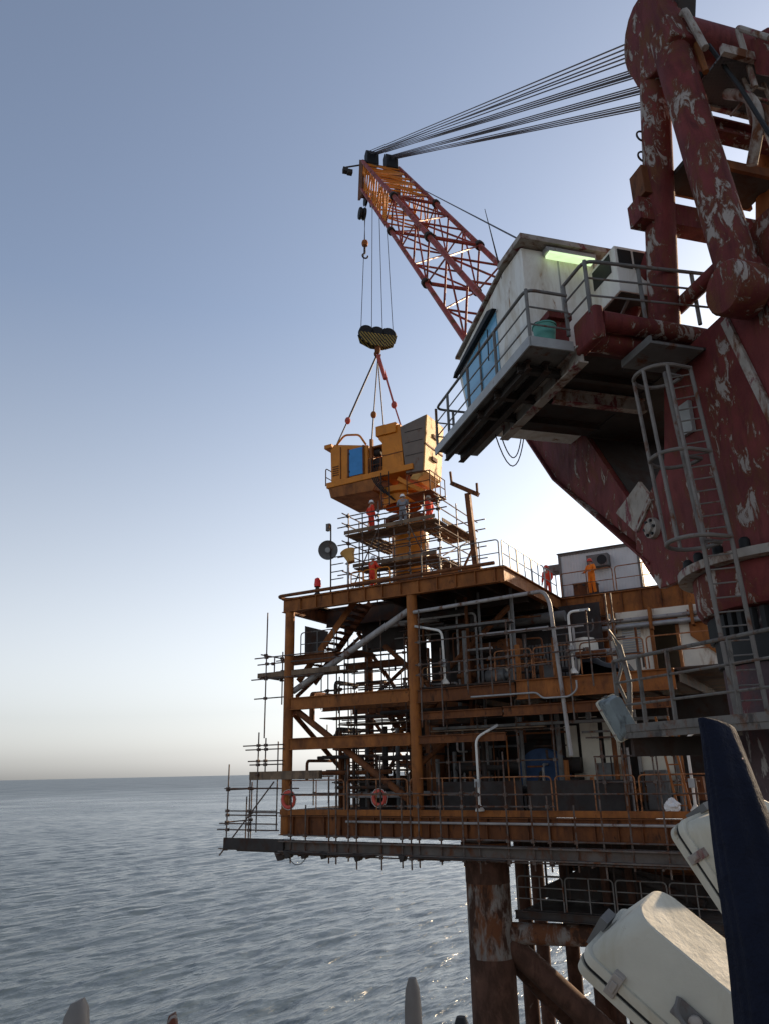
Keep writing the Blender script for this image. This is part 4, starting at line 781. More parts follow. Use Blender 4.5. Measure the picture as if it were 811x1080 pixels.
for i, f in enumerate(bays):
    mt = YEL if f > 18.7 else REDC  # orange tip section; sunlight inside the tip is put into the colour
    d = .55; fu, fl = f, f + d
    U0, U1 = (fu, -HW, U_(fu)), (fu, HW, U_(fu)); L0, L1 = (fl, -HW, L_(fl)), (fl, HW, L_(fl))
    for p, q in ((U0, U1), (L0, L1), (U0, L0), (U1, L1)): lat(mt, p, q, .045)
    if i < len(bays) - 1:
        g = bays[i + 1]; V0, V1 = (g, -HW, U_(g)), (g, HW, U_(g)); K0, K1 = (g + d, -HW, L_(g + d)), (g + d, HW, L_(g + d))
        if i % 2:
            for p, q in ((U0, V1), (L0, K1), (U0, K0), (U1, K1)): lat(mt, p, q, .042)
        else:
            for p, q in ((U1, V0), (L1, K0), (L0, V0), (L1, V1)): lat(mt, p, q, .042)
for f in (13.95, 18.65):
    for s_ in (-1, 1):
        for fn in (U_, L_):
            c_ = Vector((f + (.6 if fn is L_ else 0), s_ * HW, 0)); c_.z = fn(c_.x)
            cc('chord_joint', DRK, lambda m: m.lathe([(.0, -.13), (.20, -.13), (.20, .13), (0, .13)], c_, (1, 0, 1.31), 12), boom)
    lat(REDC, (f, -HW, U_(f)), (f, HW, U_(f)), .08); lat(REDC, (f + .6, -HW, L_(f + .6)), (f + .6, HW, L_(f + .6)), .08)
tip = cc('boom_tip', ORD, lambda m: [m.prism([(24.2, s_ * HW - .06, U_(24.2) + .1), (25.0, s_ * HW - .06, U_(25.0) - .1), (25.5, s_ * HW - .06, L_(24.6)), (24.5, s_ * HW - .06, L_(24.4) - .15)], (0, .12, 0)) for s_ in (-1, 1)], boom)
for f in (20.0, 20.95, 21.85, 22.75, 23.65): lat(YEL, (f, -HW, U_(f)), (f + .4, HW, U_(f + .4)), .05); lat(YEL, (f, -HW, U_(f)), (f + .5, -HW, L_(f + .5)), .05)
cc('tip_plate', ORG, lambda m: m.beam((23.9, -HW, U_(23.9) - .5), (23.9, HW, U_(23.9) - .5), .08, .5), boom)
for r_ in (-.6, .55):
    cc('bridle_block', BLK, lambda m: m.prism([(23.9, r_ - .36, U_(24.1) - .1), (24.6, r_ - .36, U_(24.1) + .1), (24.6, r_ - .36, U_(24.1) + 1.0), (24.2, r_ - .36, U_(24.1) + 1.1), (23.9, r_ - .36, U_(24.1) + .8)], (0, .72, 0)), boom, .04)
for k, r_ in enumerate((-.75, -.35, .05, .45)):
    cc('hoist_sheave', BLK, lambda m: m.lathe([(0, -.07), (.42, -.07), (.45, -.05), (.36, 0), (.45, .05), (.42, .07), (0, .07)], (25.15, r_, L_(24.6) - .1), (0, 1, 0), 20), boom)
cc('whip_sheave', BLK, lambda m: m.lathe([(0, -.2), (.34, -.2), (.38, -.1), (.30, 0), (.38, .1), (.34, .2), (0, .2)], (25.3, -.95, L_(24.3) - .7), (0, 1, 0), 18), boom)
cc('anemometer_arm', DRK, lambda m: (m.tube([(25.0, -HW, U_(25) - .5), (25.8, -1.8, U_(25) - .1)], .05, 6), m.box((25.65, -2.0, U_(25) - .5), (25.95, -1.7, U_(25) - .2)), m.box((25.5, -1.75, U_(25) - .7), (25.8, -1.45, U_(25) - .45))), boom)
cc('tip_crossbar', ORD, lambda m: m.tube([(25.1, -HW, L_(24.6)), (25.1, HW, L_(24.6))], .12, 10), boom)
# gantry (A-frame)
GA = lambda f, r_, z: Vector((f, r_, z))
for s_ in (-1, 1):
    cc('gantry_leg', REDF, lambda m: m.tube([GA(.50, s_ * 1.5, 7.2), GA(-.66, s_ * 1.5, 14.2)], .29, 20))
    cc('gantry_leg', REDF, lambda m: m.tube([GA(-1.05, s_ * 1.5, 13.6), GA(-1.62, s_ * 1.5, 7.6)], .34, 20))
    cc('leg_pin_plate', REDF, lambda m: m.lathe([(0, -.12), (.42, -.12), (.46, -.06), (.46, .42), (0, .42)], (-1.66, s_ * 1.5 - .3, 7.35), (0, 1, 0), 24))
    cc('gantry_head', REDF, lambda m: m.prism([GA(-.66 + .62 * math.cos(t), s_ * 1.5 - .28, 14.1 + .95 * math.sin(t)) for t in [R(a) for a in range(-40, 200, 20)]] + [GA(-1.5, s_ * 1.5 - .28, 13.2), GA(-.9, s_ * 1.5 - .28, 12.9), GA(-.3, s_ * 1.5 - .28, 13.1)], (0, .56, 0)), bevel=.03)
cc('head_cross_tube', RED, lambda m: m.tube([GA(-1.15, -1.3, 13.55), GA(-1.15, 1.4, 13.55)], .42, 24))
cc('head_platform', GRAT, lambda m: m.box((-1.9, -1.15, 12.35), (-.9, 1.2, 12.39)))
cc('platform_edge_beam', PRIM, lambda m: (m.beam((-1.95, -1.2, 12.4), (-1.95, 1.6, 12.4), .1, .2), m.beam((-.85, -1.2, 12.4), (-.85, 1.4, 12.4), .1, .2)))
for r_ in (-1.05, -.35, .4, 1.1):
    cc('gantry_sheave', BLK, lambda m: m.lathe([(0, -.16), (.50, -.16), (.54, -.12), (.46, 0), (.54, .12), (.50, .16), (0, .16)], GA(-.45, r_, 13.75), (0, 1, 0), 24))
cc('head_mast', DRK, lambda m: m.beam(GA(-1.0, -1.1, 14.2), GA(-1.7, -1.05, 16.8), .4, .45))
cc('head_frame', PRIM, lambda m: m.tube(bend([GA(-1.7, -1.3, 12.7), GA(-1.4, -1.3, 14.05), GA(-1.1, -1.3, 13.95)], .08), .07, 8))
cc('rear_frame', PRIM, lambda m: [m.tube([GA(-2.5, -.2, 13.9), GA(-2.4, -.1, 12.2)], .09, 8), m.tube([GA(-2.5, -.2, 13.9), GA(-2.5, .9, 13.9)], .09, 8), m.tube([GA(-2.4, -.1, 12.2), GA(-2.4, .8, 13.4)], .08, 8)])
cc('gantry_beam', REDF, lambda m: m.beam(GA(.05, -2.05, 10.22), GA(.05, 1.9, 10.22), .36, .50))
cc('gantry_beam', REDF, lambda m: m.ibeam(GA(-.9, -1.2, 11.7), GA(-.9, 1.6, 11.7), .3, .34, .05))
cc('gantry_beam', RED, lambda m: m.tube([GA(.3, -1.2, 8.35), GA(-1.4, -1.2, 8.4)], .15, 12))
cc('inspection_platform', DRK, lambda m: m.box((-.75, -1.3, 10.95), (.1, .8, 11.05)))
cc('platform_frame', ORD, lambda m: (m.beam((-.78, -1.35, 11.0), (-.78, .9, 11.0), .08, .2), m.beam((.12, -1.35, 11.05), (.12, .9, 11.05), .08, .2), m.box((-.2, -1.92, 10.55), (.2, -1.72, 11.2))))
cc('gantry_brace', RED, lambda m: m.tube([GA(.25, -1.5, 9.7), GA(1.8, -1.6, 8.2)], .16, 12))
cc('curved_pipe', PRIM, lambda m: m.tube(bend([GA(-1.3, -.6, 12.2), GA(-1.8, -.6, 11.6), GA(-1.9, -.6, 11.0), GA(-1.5, -.6, 10.3)], .4), .10, 10))
cc('cable_hoop', DRK, lambda m: (m.torus(GA(-.15, -1.74, 12.0), (1, 0, 0), .12, .02), m.torus(GA(-.08, -1.73, 11.55), (1, 0, 0), .12, .02)))
lad = cc('gantry_ladder', PRIM, lambda m: (m.tube([GA(-2.05, -.45, 9.0), GA(-1.6, -.45, 12.3)], .04, 6), m.tube([GA(-2.05, .0, 9.0), GA(-1.6, .0, 12.3)], .04, 6)))
for k in range(10): cc('rung', PRIM, lambda m: m.tube([GA(-2.05 + .045 * k + .02, -.45, 9.15 + .33 * k), GA(-2.05 + .045 * k + .02, .0, 9.15 + .33 * k)], .025, 6), lad)
cc('hydraulic_hose', BLK, lambda m: m.tube([GA(-1.5, -1.0, 13.1), GA(-1.9, -.9, 11.6), GA(-2.2, -.8, 10.2), GA(-2.4, -.8, 9.0)], .04, 6))
_p, _q = cR(806, 120, .9), cR(806, 275, .9)
cc('sunlit_rear_column', ORG, lambda m: m.tube([_p, _q], .17, 16))  # ochre colour stands for sunlight on the right-hand red leg
cc('winch_housing', REDF, lambda m: m.lathe([(0, -1.0), (.75, -1.0), (.75, 1.0), (0, 1.0)], GA(-1.9, 0, 8.1), (0, 1, 0), 24))
_g = lambda x, y: cR(x, y, -.5)
cc('head_bracket', ORG, lambda m: m.tube([cR(728, 30, -1.2), cR(744, 76, -1.2)], .06, 8))
cc('rear_frame_bar', PRIM, lambda m: m.tube(bend([_g(811, 40), _g(777, 29), _g(796, 92)], .1), .055, 8))
cc('rear_frame_bar', PRIM, lambda m: m.tube([_g(796, 92), _g(770, 122)], .03, 8))
cc('rear_box', REDF, lambda m: m.prism([_g(790, 42), _g(815, 34), _g(815, 80), _g(797, 78)], (0, .3, 0)))
cc('upper_gusset', PRIM, lambda m: m.prism([_g(784, 104), _g(815, 112), _g(815, 140), _g(790, 132)], (0, .1, 0)))
# deck outriggers carrying the cab
for z, f in ((7.42, .45), (7.62, .10)):
    cc('cab_support_tube', RED, lambda m: m.tube(bend([GA(f - .05, -3.12, z), GA(f + .02, -.6, z), GA(f, .6, z)], .2), .21 if z < 7.5 else .18, 18))
cc('tube_end_plate', RED, lambda m: m.box((-.1, -3.32, 7.2), (.66, -3.12, 7.86)), bevel=.05)
cc('tube_collar', RED, lambda m: m.lathe([(.2, -.09), (.28, -.09), (.28, .09), (.2, .09)], GA(.46, -.62, 7.42), (0, 1, 0), 20))
deck = cc('cab_deck', DRK, lambda m: (m.box((-.3, -2.3, 7.08), (.76, -1.14, 7.12)), m.box((.75, -3.2, 7.32), (4.05, -1.15, 7.40)), m.box((-.2, -1.149, 7.30), (4.05, 1.1, 7.395)), m.box((4.0, -1.15, 6.9), (4.05, 1.1, 7.4))))  # dark colour holds the shade beneath the cab
cc('ladder_hatch', GRD, lambda m: (m.box((-.35, -2.45, 7.02), (.55, -1.35, 7.07)), m.box((-.35, -2.45, 7.07), (.55, -2.40, 7.17))), deck)
cc('cab_walkway', GRD, lambda m: m.box((.68, -4.22, 7.38), (5.85, -3.15, 7.43)), deck)
cc('walkway_fascia', GRY, lambda m: (m.box((.66, -4.26, 7.30), (5.87, -4.225, 7.50)), m.box((.64, -4.22, 7.30), (.675, -3.35, 7.50))), deck)
cc('floor_stringer', DRK, lambda m: (m.ibeam((1.2, -3.62, 7.25), (5.8, -3.62, 7.25), .14, .22, .02), m.ibeam((1.2, -4.0, 7.25), (5.8, -4.0, 7.25), .10, .2, .02)), deck)
cc('floor_stringer', PRIM, lambda m: m.ibeam((.55, -3.24, 7.2), (4.1, -3.24, 7.2), .2, .34, .03), deck)
for f in (1.4, 2.5, 3.4): cc('floor_joist', DRK, lambda m: m.ibeam((f, -4.15, 7.24), (f, -1.2, 7.24), .12, .16, .02), deck)
cc('deck_joist', PRIM, lambda m: m.ibeam((2.0, -3.1, 7.1), (2.0, -1.0, 7.1), .16, .3, .03), deck)
# cab
def prism_r(pts, r0, r1): return lambda m: m.prism([(f, r0, z) for f, z in pts], (0, r1 - r0, 0))
cabp = [(1.62, 7.42), (1.62, 10.28), (2.5, 10.32), (5.25, 9.72), (5.35, 9.25), (4.75, 7.42)]
cabn = cc('operator_cab', WHT, prism_r(cabp, -3.72, -1.05), bevel=.02)
cc('roof', PRIM, lambda m: (m.prism([(1.35, -3.85, 10.30), (1.35, -.9, 10.30), (2.5, -.9, 10.345), (2.5, -3.85, 10.345)], (0, 0, .12)), m.prism([(2.5, -3.80, 10.345), (2.5, -.95, 10.345), (5.35, -.95, 9.74), (5.35, -3.80, 9.74)], (0, 0, .06))), cabn)
wn = cc('side_window', BGL, prism_r([(3.0, 7.75), (3.0, 9.6), (5.12, 9.2), (5.02, 8.75), (4.75, 7.75)], -3.745, -3.725), cabn)
cc('window_frame', GRD, lambda m: (m.beam((3.95, -3.76, 7.75), (3.95, -3.76, 9.4), .03, .06, (1, 0, 0))), wn)
cc('front_window', BGL, lambda m: m.prism([(4.88, -3.5, 7.7), (4.88, -1.3, 7.7), (5.34, -1.3, 9.15), (5.34, -3.5, 9.15)], (.012, 0, 0)), cabn)
cc('sun_visor', BLK, lambda m: m.prism([(2.9, -3.86, 9.62), (3.2, -3.86, 9.74), (5.3, -3.86, 9.34), (5.42, -3.86, 9.24)], (0, .11, 0)), cabn)
cc('wall_seam', GRY, lambda m: (m.box((1.605, -2.9, 7.45), (1.622, -2.87, 10.25)), m.box((1.605, -2.05, 7.45), (1.622, -2.02, 10.25))), cabn)
fl = cc('strip_light', GRY, lambda m: m.box((1.40, -3.25, 10.12), (1.58, -2.1, 10.24)), cabn)
cc('tube_lamp', LAMP, lambda m: m.box((1.37, -3.2, 10.05), (1.56, -2.15, 10.118)), fl)
ac = cc('air_conditioner', WHT, lambda m: m.box((.62, -2.2, 8.80), (1.60, -1.05, 9.86)), cabn, bevel=.015)
for k in range(3): cc('grille', BLK, lambda m: m.box((.60, -2.14 + .36 * k, 9.36), (.622, -1.84 + .36 * k, 9.78)), ac)
cc('side_grille', BLK, lambda m: m.box((.8, -2.215, 9.35), (1.45, -2.195, 9.78)), ac)
cc('belly_pan', DRK, lambda m: m.box((.65, -2.15, 8.78), (1.58, -1.1, 8.802)), ac)
cc('bracket', GRD, lambda m: (m.beam((1.6, -1.9, 8.3), (.8, -1.9, 8.77), .05, .05), m.beam((1.6, -1.15, 8.3), (.8, -1.15, 8.77), .05, .05)), ac)
cc('hose_reel_box', REDF, lambda m: (m.box((1.25, -3.45, 7.5), (1.6, -3.05, 8.35)), m.box((1.15, -3.5, 8.35), (1.6, -3.0, 8.5))), cabn)
cc('antenna', DRK, lambda m: m.tube([GA(2.6, -3.7, 10.2), GA(2.9, -3.85, 12.3)], [.025, .008], 6), cabn)
cc('wiper_arm', BLK, lambda m: m.tube([GA(3.4, -3.78, 9.4), GA(3.4, -3.8, 8.6)], .015, 6), cabn)
# guard rails of the cab walkway (welded to the crane: parts)
def rail_parts(path, z0, h, mt, r_=.03, posts=None, mids=2):
    m = MB(CW); P_ = [Vector((*p, z0 + h)) for p in path]; m.tube(bend(P_, .2), r_, 8); m.build('top_rail', mt, deck)
    for k in range(mids):
        m = MB(CW); m.tube([Vector((*p, z0 + h * (k + 1) / (mids + 1))) for p in path], r_ * .6, 6); m.build('mid_rail', mt, deck)
    for p in posts or path:
        MB(CW).tube([Vector((*p, z0)), Vector((*p, z0 + h))], r_ * 1.1, 8).build('post', mt, deck)
rail_parts([(.70, -3.35), (.70, -4.2), (5.82, -4.2), (5.82, -3.3)], 7.42, 1.12, GRD, .032, [(.7, -4.2), (2.2, -4.2), (3.7, -4.2), (5.0, -4.2), (5.82, -4.2), (5.82, -3.75), (5.82, -3.3)])
rail_parts([(.9, -3.30), (.05, -3.30), (-.15, -.9), (-.2, -.5)], 7.75, 1.12, GRD, .035, [(.85, -3.3), (.05, -3.3), (0, -2.2), (-.1, -1.1)])
# caged ladder
AT, AB = cR(694, 397, -2.25), cR(732, 572, -2.3)          # axis of the cage
LT, LB, LB2 = cR(714, 392, -2.05), cR(757, 576, -2.1), cR(797, 775, -1.85)
lad = thing('caged_ladder', 'tall grey caged ladder bolted to the side of the red crane below the cab', 'ladder', CW(LB2))
def lc(name, fn, mt=GRW): m = MB(CW); fn(m); return m.build(name, mt, lad)
SD = Vector((-.62, .78, 0)).normalized() * .21
for s_ in (-1, 1):
    lc('stile', lambda m: m.tube([LT + SD * s_, LB + SD * s_, LB2 + SD * s_], .035, 8))
nr = 27
for k in range(nr):
    zz = LT.z - .1 - k * (LT.z - LB2.z - .15) / nr
    p = LT + (LB - LT) * ((LT.z - zz) / (LT.z - LB.z)) if zz > LB.z else LB + (LB2 - LB) * ((LB.z - zz) / (LB.z - LB2.z))
    lc('rung', lambda m: m.tube([p - SD, p + SD], .013, 6))
def hoop_pts(t):
    c_ = AT + (AB - AT) * t; b_ = LT + (LB - LT) * t; b_ = Vector((b_.x, b_.y, c_.z)); d_ = (b_ - c_); a0 = math.atan2(d_.y, d_.x)
    return [b_ + SD * 1.05] + [c_ + Vector((.42 * math.cos(a0 + q), .42 * math.sin(a0 + q), 0)) for q in [R(a) for a in range(40, 321, 14)]] + [b_ - SD * 1.05]
for t in (.0, .52, 1.0): lc('hoop', lambda m: m.tube(hoop_pts(t) if (hoop_pts(t)[0] - hoop_pts(t)[1]).length < .6 else [hoop_pts(t)[-1]] + hoop_pts(t)[1:-1] + [hoop_pts(t)[0]], .036, 8))
for k in (2, 6, 10, 14, 18): lc('cage_bar', lambda m: m.tube([hoop_pts(0)[k], hoop_pts(1)[k]], .034, 6))
# pedestal walkway
wk = cc('pedestal_walkway', WLK, lambda m: (m.beam((1.0, -3.0, .50), (-2.6, -2.5, .50), .10, .15, (0, 0, 1)), m.beam((1.0, -3.06, .58), (-2.6, -2.56, .58), .02, .12, (0, 0, 1))))
cc('walkway_plate', DRK, lambda m: m.prism([(.98, -2.93, .56), (-2.6, -2.43, .56), (-2.6, -1.4, .56), (.98, -1.4, .56)], (0, 0, .04)), wk)
cc('walkway_strut', DRK, lambda m: m.beam((1.0, -2.9, .3), (.9, -1.2, .3), .1, .3), wk)
wp = [(1.15, -2.98), (-.1, -2.82), (-1.3, -2.66), (-2.6, -2.5)]
m = MB(CW); m.tube([Vector((*p, 1.68)) for p in wp], .03, 8); m.build('top_rail', WLK, wk)
for h in (.95, 1.32): m = MB(CW); m.tube([Vector((*p, h)) for p in wp], .022, 6); m.build('mid_rail', WLK, wk)
for p in wp[:-1] + [(.55, -2.9)]: MB(CW).beam(Vector((*p, .5)), Vector((*p, 1.68)), .035, .06, (0, 1, 0)).build('post', WLK, wk)

# pendant ropes: bundles from the gantry sheaves to the boom tip
for bi, (r0, r1, dz) in enumerate(((-1.05, -.75, .72), (-.35, -.45, .42), (.4, .45, .30), (1.1, .75, .08))):
    for k in range(5):
        e = (k - 2) * (.085 if bi == 0 else .03)
        cc('pendant_rope', ROPE, lambda m: m.tube([GA(-.35, r0 + e, 14.0 + dz - (.075 if bi == 0 else .05) * k), GA(24.15, r1 + e * .8, U_(24.15) + .85 - .08 * (k % 3))], .020, 5))
cc('guy_rope', ROPE, lambda m: m.tube([GA(21.0, HW, U_(21.0)), GA(1.8, -3.3, 10.5)], .022, 5))
cc('slack_cable', BLK, lambda m: m.tube([GA(4.3, -3.2, 7.2) + Vector((1.9 * t, 1.6 * t, 1.7 * t - 3.4 * t * (1 - t))) for t in [k / 12 for k in range(13)]], .015, 5))
cc('slack_cable', BLK, lambda m: m.tube([GA(4.2, -3.4, 7.2) + Vector((2.0 * t, 1.9 * t, 1.8 * t - 4.6 * t * (1 - t))) for t in [k / 12 for k in range(13)]], .015, 5))

# hook block and ropes (hang below the boom tip: own thing)
HBP = cR(400, 362, -.15); HB = CW(Vector((25.4, -.15, 0))); hb_z = 23.0
hook = thing('hook_block', 'wide yellow and black hook block hanging from the boom tip on wire ropes', 'crane hook', CW((25.4, -.15, hb_z)))
HF = lambda p: CW(Vector((25.4, -.15, hb_z)) + Vector(p))
def hk(name, mt, fn): m = MB(HF); fn(m); return m.build(name, mt, hook)
for r_ in (-.62, 0, .62):
    hk('sheave', BLK, lambda m: m.lathe([(0, -.16), (.40, -.16), (.46, -.1), (.38, 0), (.46, .1), (.40, .16), (0, .16)], (0, r_, .22), (1, 0, 0), 22))
for f in (-.2, .2):
    hk('cheek_plate', HOOKY, lambda m: m.prism([(f - .03, -1.08, .15), (f - .03, -.95, -.35), (f - .03, -.35, -.62), (f - .03, .35, -.62), (f - .03, .95, -.35), (f - .03, 1.08, .15)], (.06, 0, 0)))
hk('shank', ORD, lambda m: m.lathe([(0, 0), (.16, 0), (.16, -.4), (.1, -.5), (0, -.5)], (0, 0, -.5)))
hk('hook', ORD, lambda m: m.tube([(0, .15 * math.cos(q), -1.05 + .15 * math.sin(q)) for q in [R(a) for a in range(100, 390, 20)]], [.07] * 12 + [.05, .04, .02], 8))
for k, r_ in enumerate((-.95, -.33, .3, .92)):
    p0, p1 = Vector((25.2, (-.75, -.35, .05, .45)[k], L_(24.6) - .2)), Vector((25.4, -.15 + r_, hb_z + .2))
    m = MB(CW); m.tube([p0, p1], .02, 5); m.build('hoist_rope', ROPE, hook)
whip = thing('whip_hook', 'small orange whip line hook hanging just below the boom tip', 'crane hook', CW((25.35, -1.0, 30)))
W0 = Vector((25.35, -.8, L_(24.3) - .9)); 
m = MB(CW); m.tube([W0, W0 + Vector((0, 0, -1.6))], .018, 5); m.build('rope', ROPE, whip)
m = MB(CW); m.lathe([(0, .26), (.16, .16), (.2, 0), (.16, -.16), (0, -.26)], W0 + Vector((0, 0, -1.85)), n=14); m.build('headache_ball', ORG, whip)
m = MB(CW); m.tube([W0 + Vector((0, 0, -2.1)), W0 + Vector((0, 0, -2.5))] + [W0 + Vector((0, .16 * math.cos(q), -2.72 + .16 * math.sin(q))) for q in [R(a) for a in range(100, 380, 30)]], .05, 6); m.build('hook', DRK, whip)

# lifting slings between hook and crane house
hkp = CW((25.4, -.15, hb_z - 1.12))
def toP(wp_):
    d = wp_ - POo; return Vector((d.dot(PUv), d.dot(PVv), d.z))
hkl = toP(hkp)
ends = [((.3, 3.7, 16.5), 'left front'), ((2.3, 5.6, 16.1), 'left rear'), ((2.55, 3.7, 16.4), 'middle'), ((4.25, 3.7, 16.75), 'right')]
labs = ['dark sling from the hook to the left front corner of the hanging house', 'dark sling from the hook to the back of the hanging house',
        'thin steel sling dropping steeply from the hook to the middle of the hanging house', 'red webbing sling from the hook to the right side of the hanging house']
for k, (e, _) in enumerate(ends):
    root = thing('lifting_sling', labs[k], 'sling', PW(e), 'lifting slings under the hook')
    mid = hkl + (Vector(e) - hkl) * .72
    m = MB(PW); m.tube([hkl + Vector((.05 * k - .07, 0, 0)), mid], .055 if k in (0, 3) else .035, 6); m.build('leg_rope', SLNG if k == 3 else ROPE, root)
    m = MB(PW); m.tube([mid, Vector(e)], .04, 6); m.build('lower_rope', SLNG if k == 3 else ROPE, root)
    m = MB(PW); m.ball(mid, .16, (1, 1, 1.3)); m.build('shackle', SLNG if k in (0, 3) else ORG, root)
    if k == 3: m = MB(PW); m.tube([hkl, hkl + (Vector(e) - hkl) * .35], .11, 8); m.build('sleeve', SLNG, root)

# ================================================================== PEOPLE
def person(wpos, heading, coat, hat, label, pose='stand', h=1.75):
    root = thing('person', label, 'person', wpos, 'workers in coveralls')
    root.rotation_euler.z = heading
    k = h / 1.75
    J = dict(pel=(0, 0, .95), spi=(0, .01, 1.15), che=(0, .0, 1.36), nec=(0, .0, 1.50), hea=(0, .03, 1.60), top=(0, .02, 1.70), nos=(0, .12, 1.61),
             sL=(-.19, 0, 1.43), sR=(.19, 0, 1.43), hL=(-.10, 0, .90), hR=(.10, 0, .90), kL=(-.11, .03, .50), kR=(.12, .05, .50), aL=(-.12, -.02, .09), aR=(.14, 0, .09), tL=(-.14, .15, .04), tR=(.17, .17, .04))
    arms = {'stand': ((-.27, -.03, 1.16), (-.24, .14, .95), (.27, -.03, 1.16), (.26, .08, .92)),
            'rail': ((-.30, .06, 1.18), (-.22, .30, 1.10), (.30, .06, 1.18), (.22, .30, 1.10)),
            'work': ((-.28, .10, 1.20), (-.12, .34, 1.28), (.29, .08, 1.20), (.14, .36, 1.30)),
            'hip': ((-.36, -.06, 1.20), (-.18, .10, 1.02), (.28, -.02, 1.15), (.27, .08, .92))}[pose]
    J['eL'], J['wL'], J['eR'], J['wR'] = arms
    def skin(name, verts, edges, rad, mt, lvl=1):
        me = bpy.data.meshes.new(name); me.from_pydata([Vector(v) * k for v in verts], edges, []); o = bpy.data.objects.new(name, me); COL.objects.link(o); o.parent = root
        sm = o.modifiers.new('skin', 'SKIN'); sm.use_smooth_shade = True
        for i, r_ in enumerate(rad):
            sv = me.skin_vertices[0].data[i]; sv.radius = (r_[0] * k, r_[1] * k) if isinstance(r_, tuple) else (r_ * k, r_ * k); sv.use_root = (i == 0)
        ss = o.modifiers.new('sub', 'SUBSURF'); ss.levels = lvl; ss.render_levels = lvl
        me.materials.append(mt); WL[o.name] = Vector(wpos); return o
    rad = dict(pel=(.13, .11), spi=(.13, .105), che=(.155, .11), nec=.055, hea=(.075, .09), top=(.06, .075), nos=.015, sL=.065, sR=.065, hL=.09, hR=.09, kL=.06, kR=.06, aL=.042, aR=.042, tL=.035, tR=.035, eL=.045, eR=.045, wL=.03, wR=.03)
    order = ['pel', 'spi', 'che', 'nec', 'hea', 'top', 'nos', 'sL', 'eL', 'wL', 'sR', 'eR', 'wR', 'hL', 'kL', 'aL', 'tL', 'hR', 'kR', 'aR', 'tR']
    ix = {n: i for i, n in enumerate(order)}
    ed = [('pel', 'spi'), ('spi', 'che'), ('che', 'nec'), ('nec', 'hea'), ('hea', 'top'), ('hea', 'nos'), ('che', 'sL'), ('sL', 'eL'), ('eL', 'wL'), ('che', 'sR'), ('sR', 'eR'), ('eR', 'wR'), ('pel', 'hL'), ('hL', 'kL'), ('kL', 'aL'), ('aL', 'tL'), ('pel', 'hR'), ('hR', 'kR'), ('kR', 'aR'), ('aR', 'tR')]
    V = [Vector(J[n]) for n in order]; E_ = [(ix[a], ix[b]) for a, b in ed]; Rr = [rad[n] for n in order]
    for s_, e_, w_ in ((-1, 'eL', 'wL'), (1, 'eR', 'wR')):          # hands: palm, four fingers, thumb
        W_ = Vector(J[w_]); d = (W_ - Vector(J[e_])).normalized(); side = d.cross(Vector((0, 0, 1))); side = side.normalized() if side.length > .1 else Vector((1, 0, 0))
        cu = side.cross(d).normalized() * -1
        palm = len(V); V.append(W_ + d * .055); Rr.append(.034); E_.append((ix[w_], palm))
        for q, (o_, ln) in enumerate(((-.03, .062), (-.01, .075), (.011, .07), (.03, .055))):
            V += [W_ + d * .095 + side * o_, W_ + d * (.095 + ln * .55) + side * o_ + cu * .012, W_ + d * (.095 + ln * .85) + side * o_ + cu * .035]; Rr += [.010, .0095, .008]
            n_ = len(V); E_ += [(palm, n_ - 3), (n_ - 3, n_ - 2), (n_ - 2, n_ - 1)]
        V += [W_ + d * .05 + side * (-.045), W_ + d * .085 + side * (-.065) + cu * .02]; Rr += [.012, .010]; n_ = len(V); E_ += [(palm, n_ - 2), (n_ - 2, n_ - 1)]
    body = skin('body', V, E_, Rr, SKIN)
    co = ['pel', 'spi', 'che', 'nec', 'sL', 'eL', 'wL', 'sR', 'eR', 'wR', 'hL', 'kL', 'aL', 'hR', 'kR', 'aR']; ci = {n: i for i, n in enumerate(co)}
    crad = {n: (tuple(x + .022 for x in rad[n]) if isinstance(rad[n], tuple) else rad[n] + .02) for n in co}; crad['nec'] = .06; crad['aL'] = crad['aR'] = .075; crad['kL'] = crad['kR'] = .085
    VV = [Vector(J[n]) for n in co]; VV[ci['nec']] = Vector((0, 0, 1.475))
    skin('coverall', VV, [(ci[a], ci[b]) for a, b in ed if a in ci and b in ci], [crad[n] for n in co], coat)
    fr = lambda p: Vector(wpos) + Vector(p) * k
    hm = MB(fr); hm.lathe([(0, .145), (.06, .135), (.10, .10), (.12, .03), (.125, 0), (.155, -.012), (.155, -.02), (.115, -.015)], (0, .025, 1.655), n=18); hm.build('helmet', hat, root)
    for n_ in ('L', 'R'):
        b_ = MB(fr); a = Vector(J['a' + n_]); b_.ball(a + Vector((0, .05, -.035)), .06, (.9, 2.3, .95)); b_.ball(a + Vector((0, -.01, .04)), .066, (1, 1.1, 1.3)); b_.build('boot', BLK, root)
        e_ = MB(fr); e_.ball(Vector((-.032 if n_ == 'L' else .032, .105, 1.635)), .012, n=6, m=4); e_.build('eye', BLK, body)
    return root
def facing(du, dv):                   # heading so that local +Y points along (du,dv) in platform axes
    d = du * PUv + dv * PVv; return math.atan2(-d.x, d.y)
person(PW((3.75, 1.55, 7.63)), facing(.3, 1), CRED, HATW, 'worker in red coverall standing by the low yellow rail on the top deck', 'work')
person(PW((2.85, 3.0, 10.98)), facing(.6, 1), CRED, HATW, 'worker in red coverall on the left end of the pedestal scaffold', 'hip')
person(PW((4.6, 2.95, 10.98)), facing(-.3, 1), CGRY, HATW, 'worker in grey clothes at the middle of the pedestal scaffold', 'work', 1.7)
person(PW((5.55, 3.9, 10.98)), facing(-1, .2), CRED, HATW, 'worker in red coverall on the right side of the pedestal scaffold', 'stand')
person(PW((12.05, 7.75, 7.63)), facing(-.5, -1), CORG, HATR, 'worker in orange coverall standing at the rail before the white cabin', 'rail')
person(PW((9.95, 7.6, 7.63)), facing(-.2, -1), CRED, HATR, 'worker in red coverall and red helmet at the inner corner of the top deck', 'stand', 1.7)

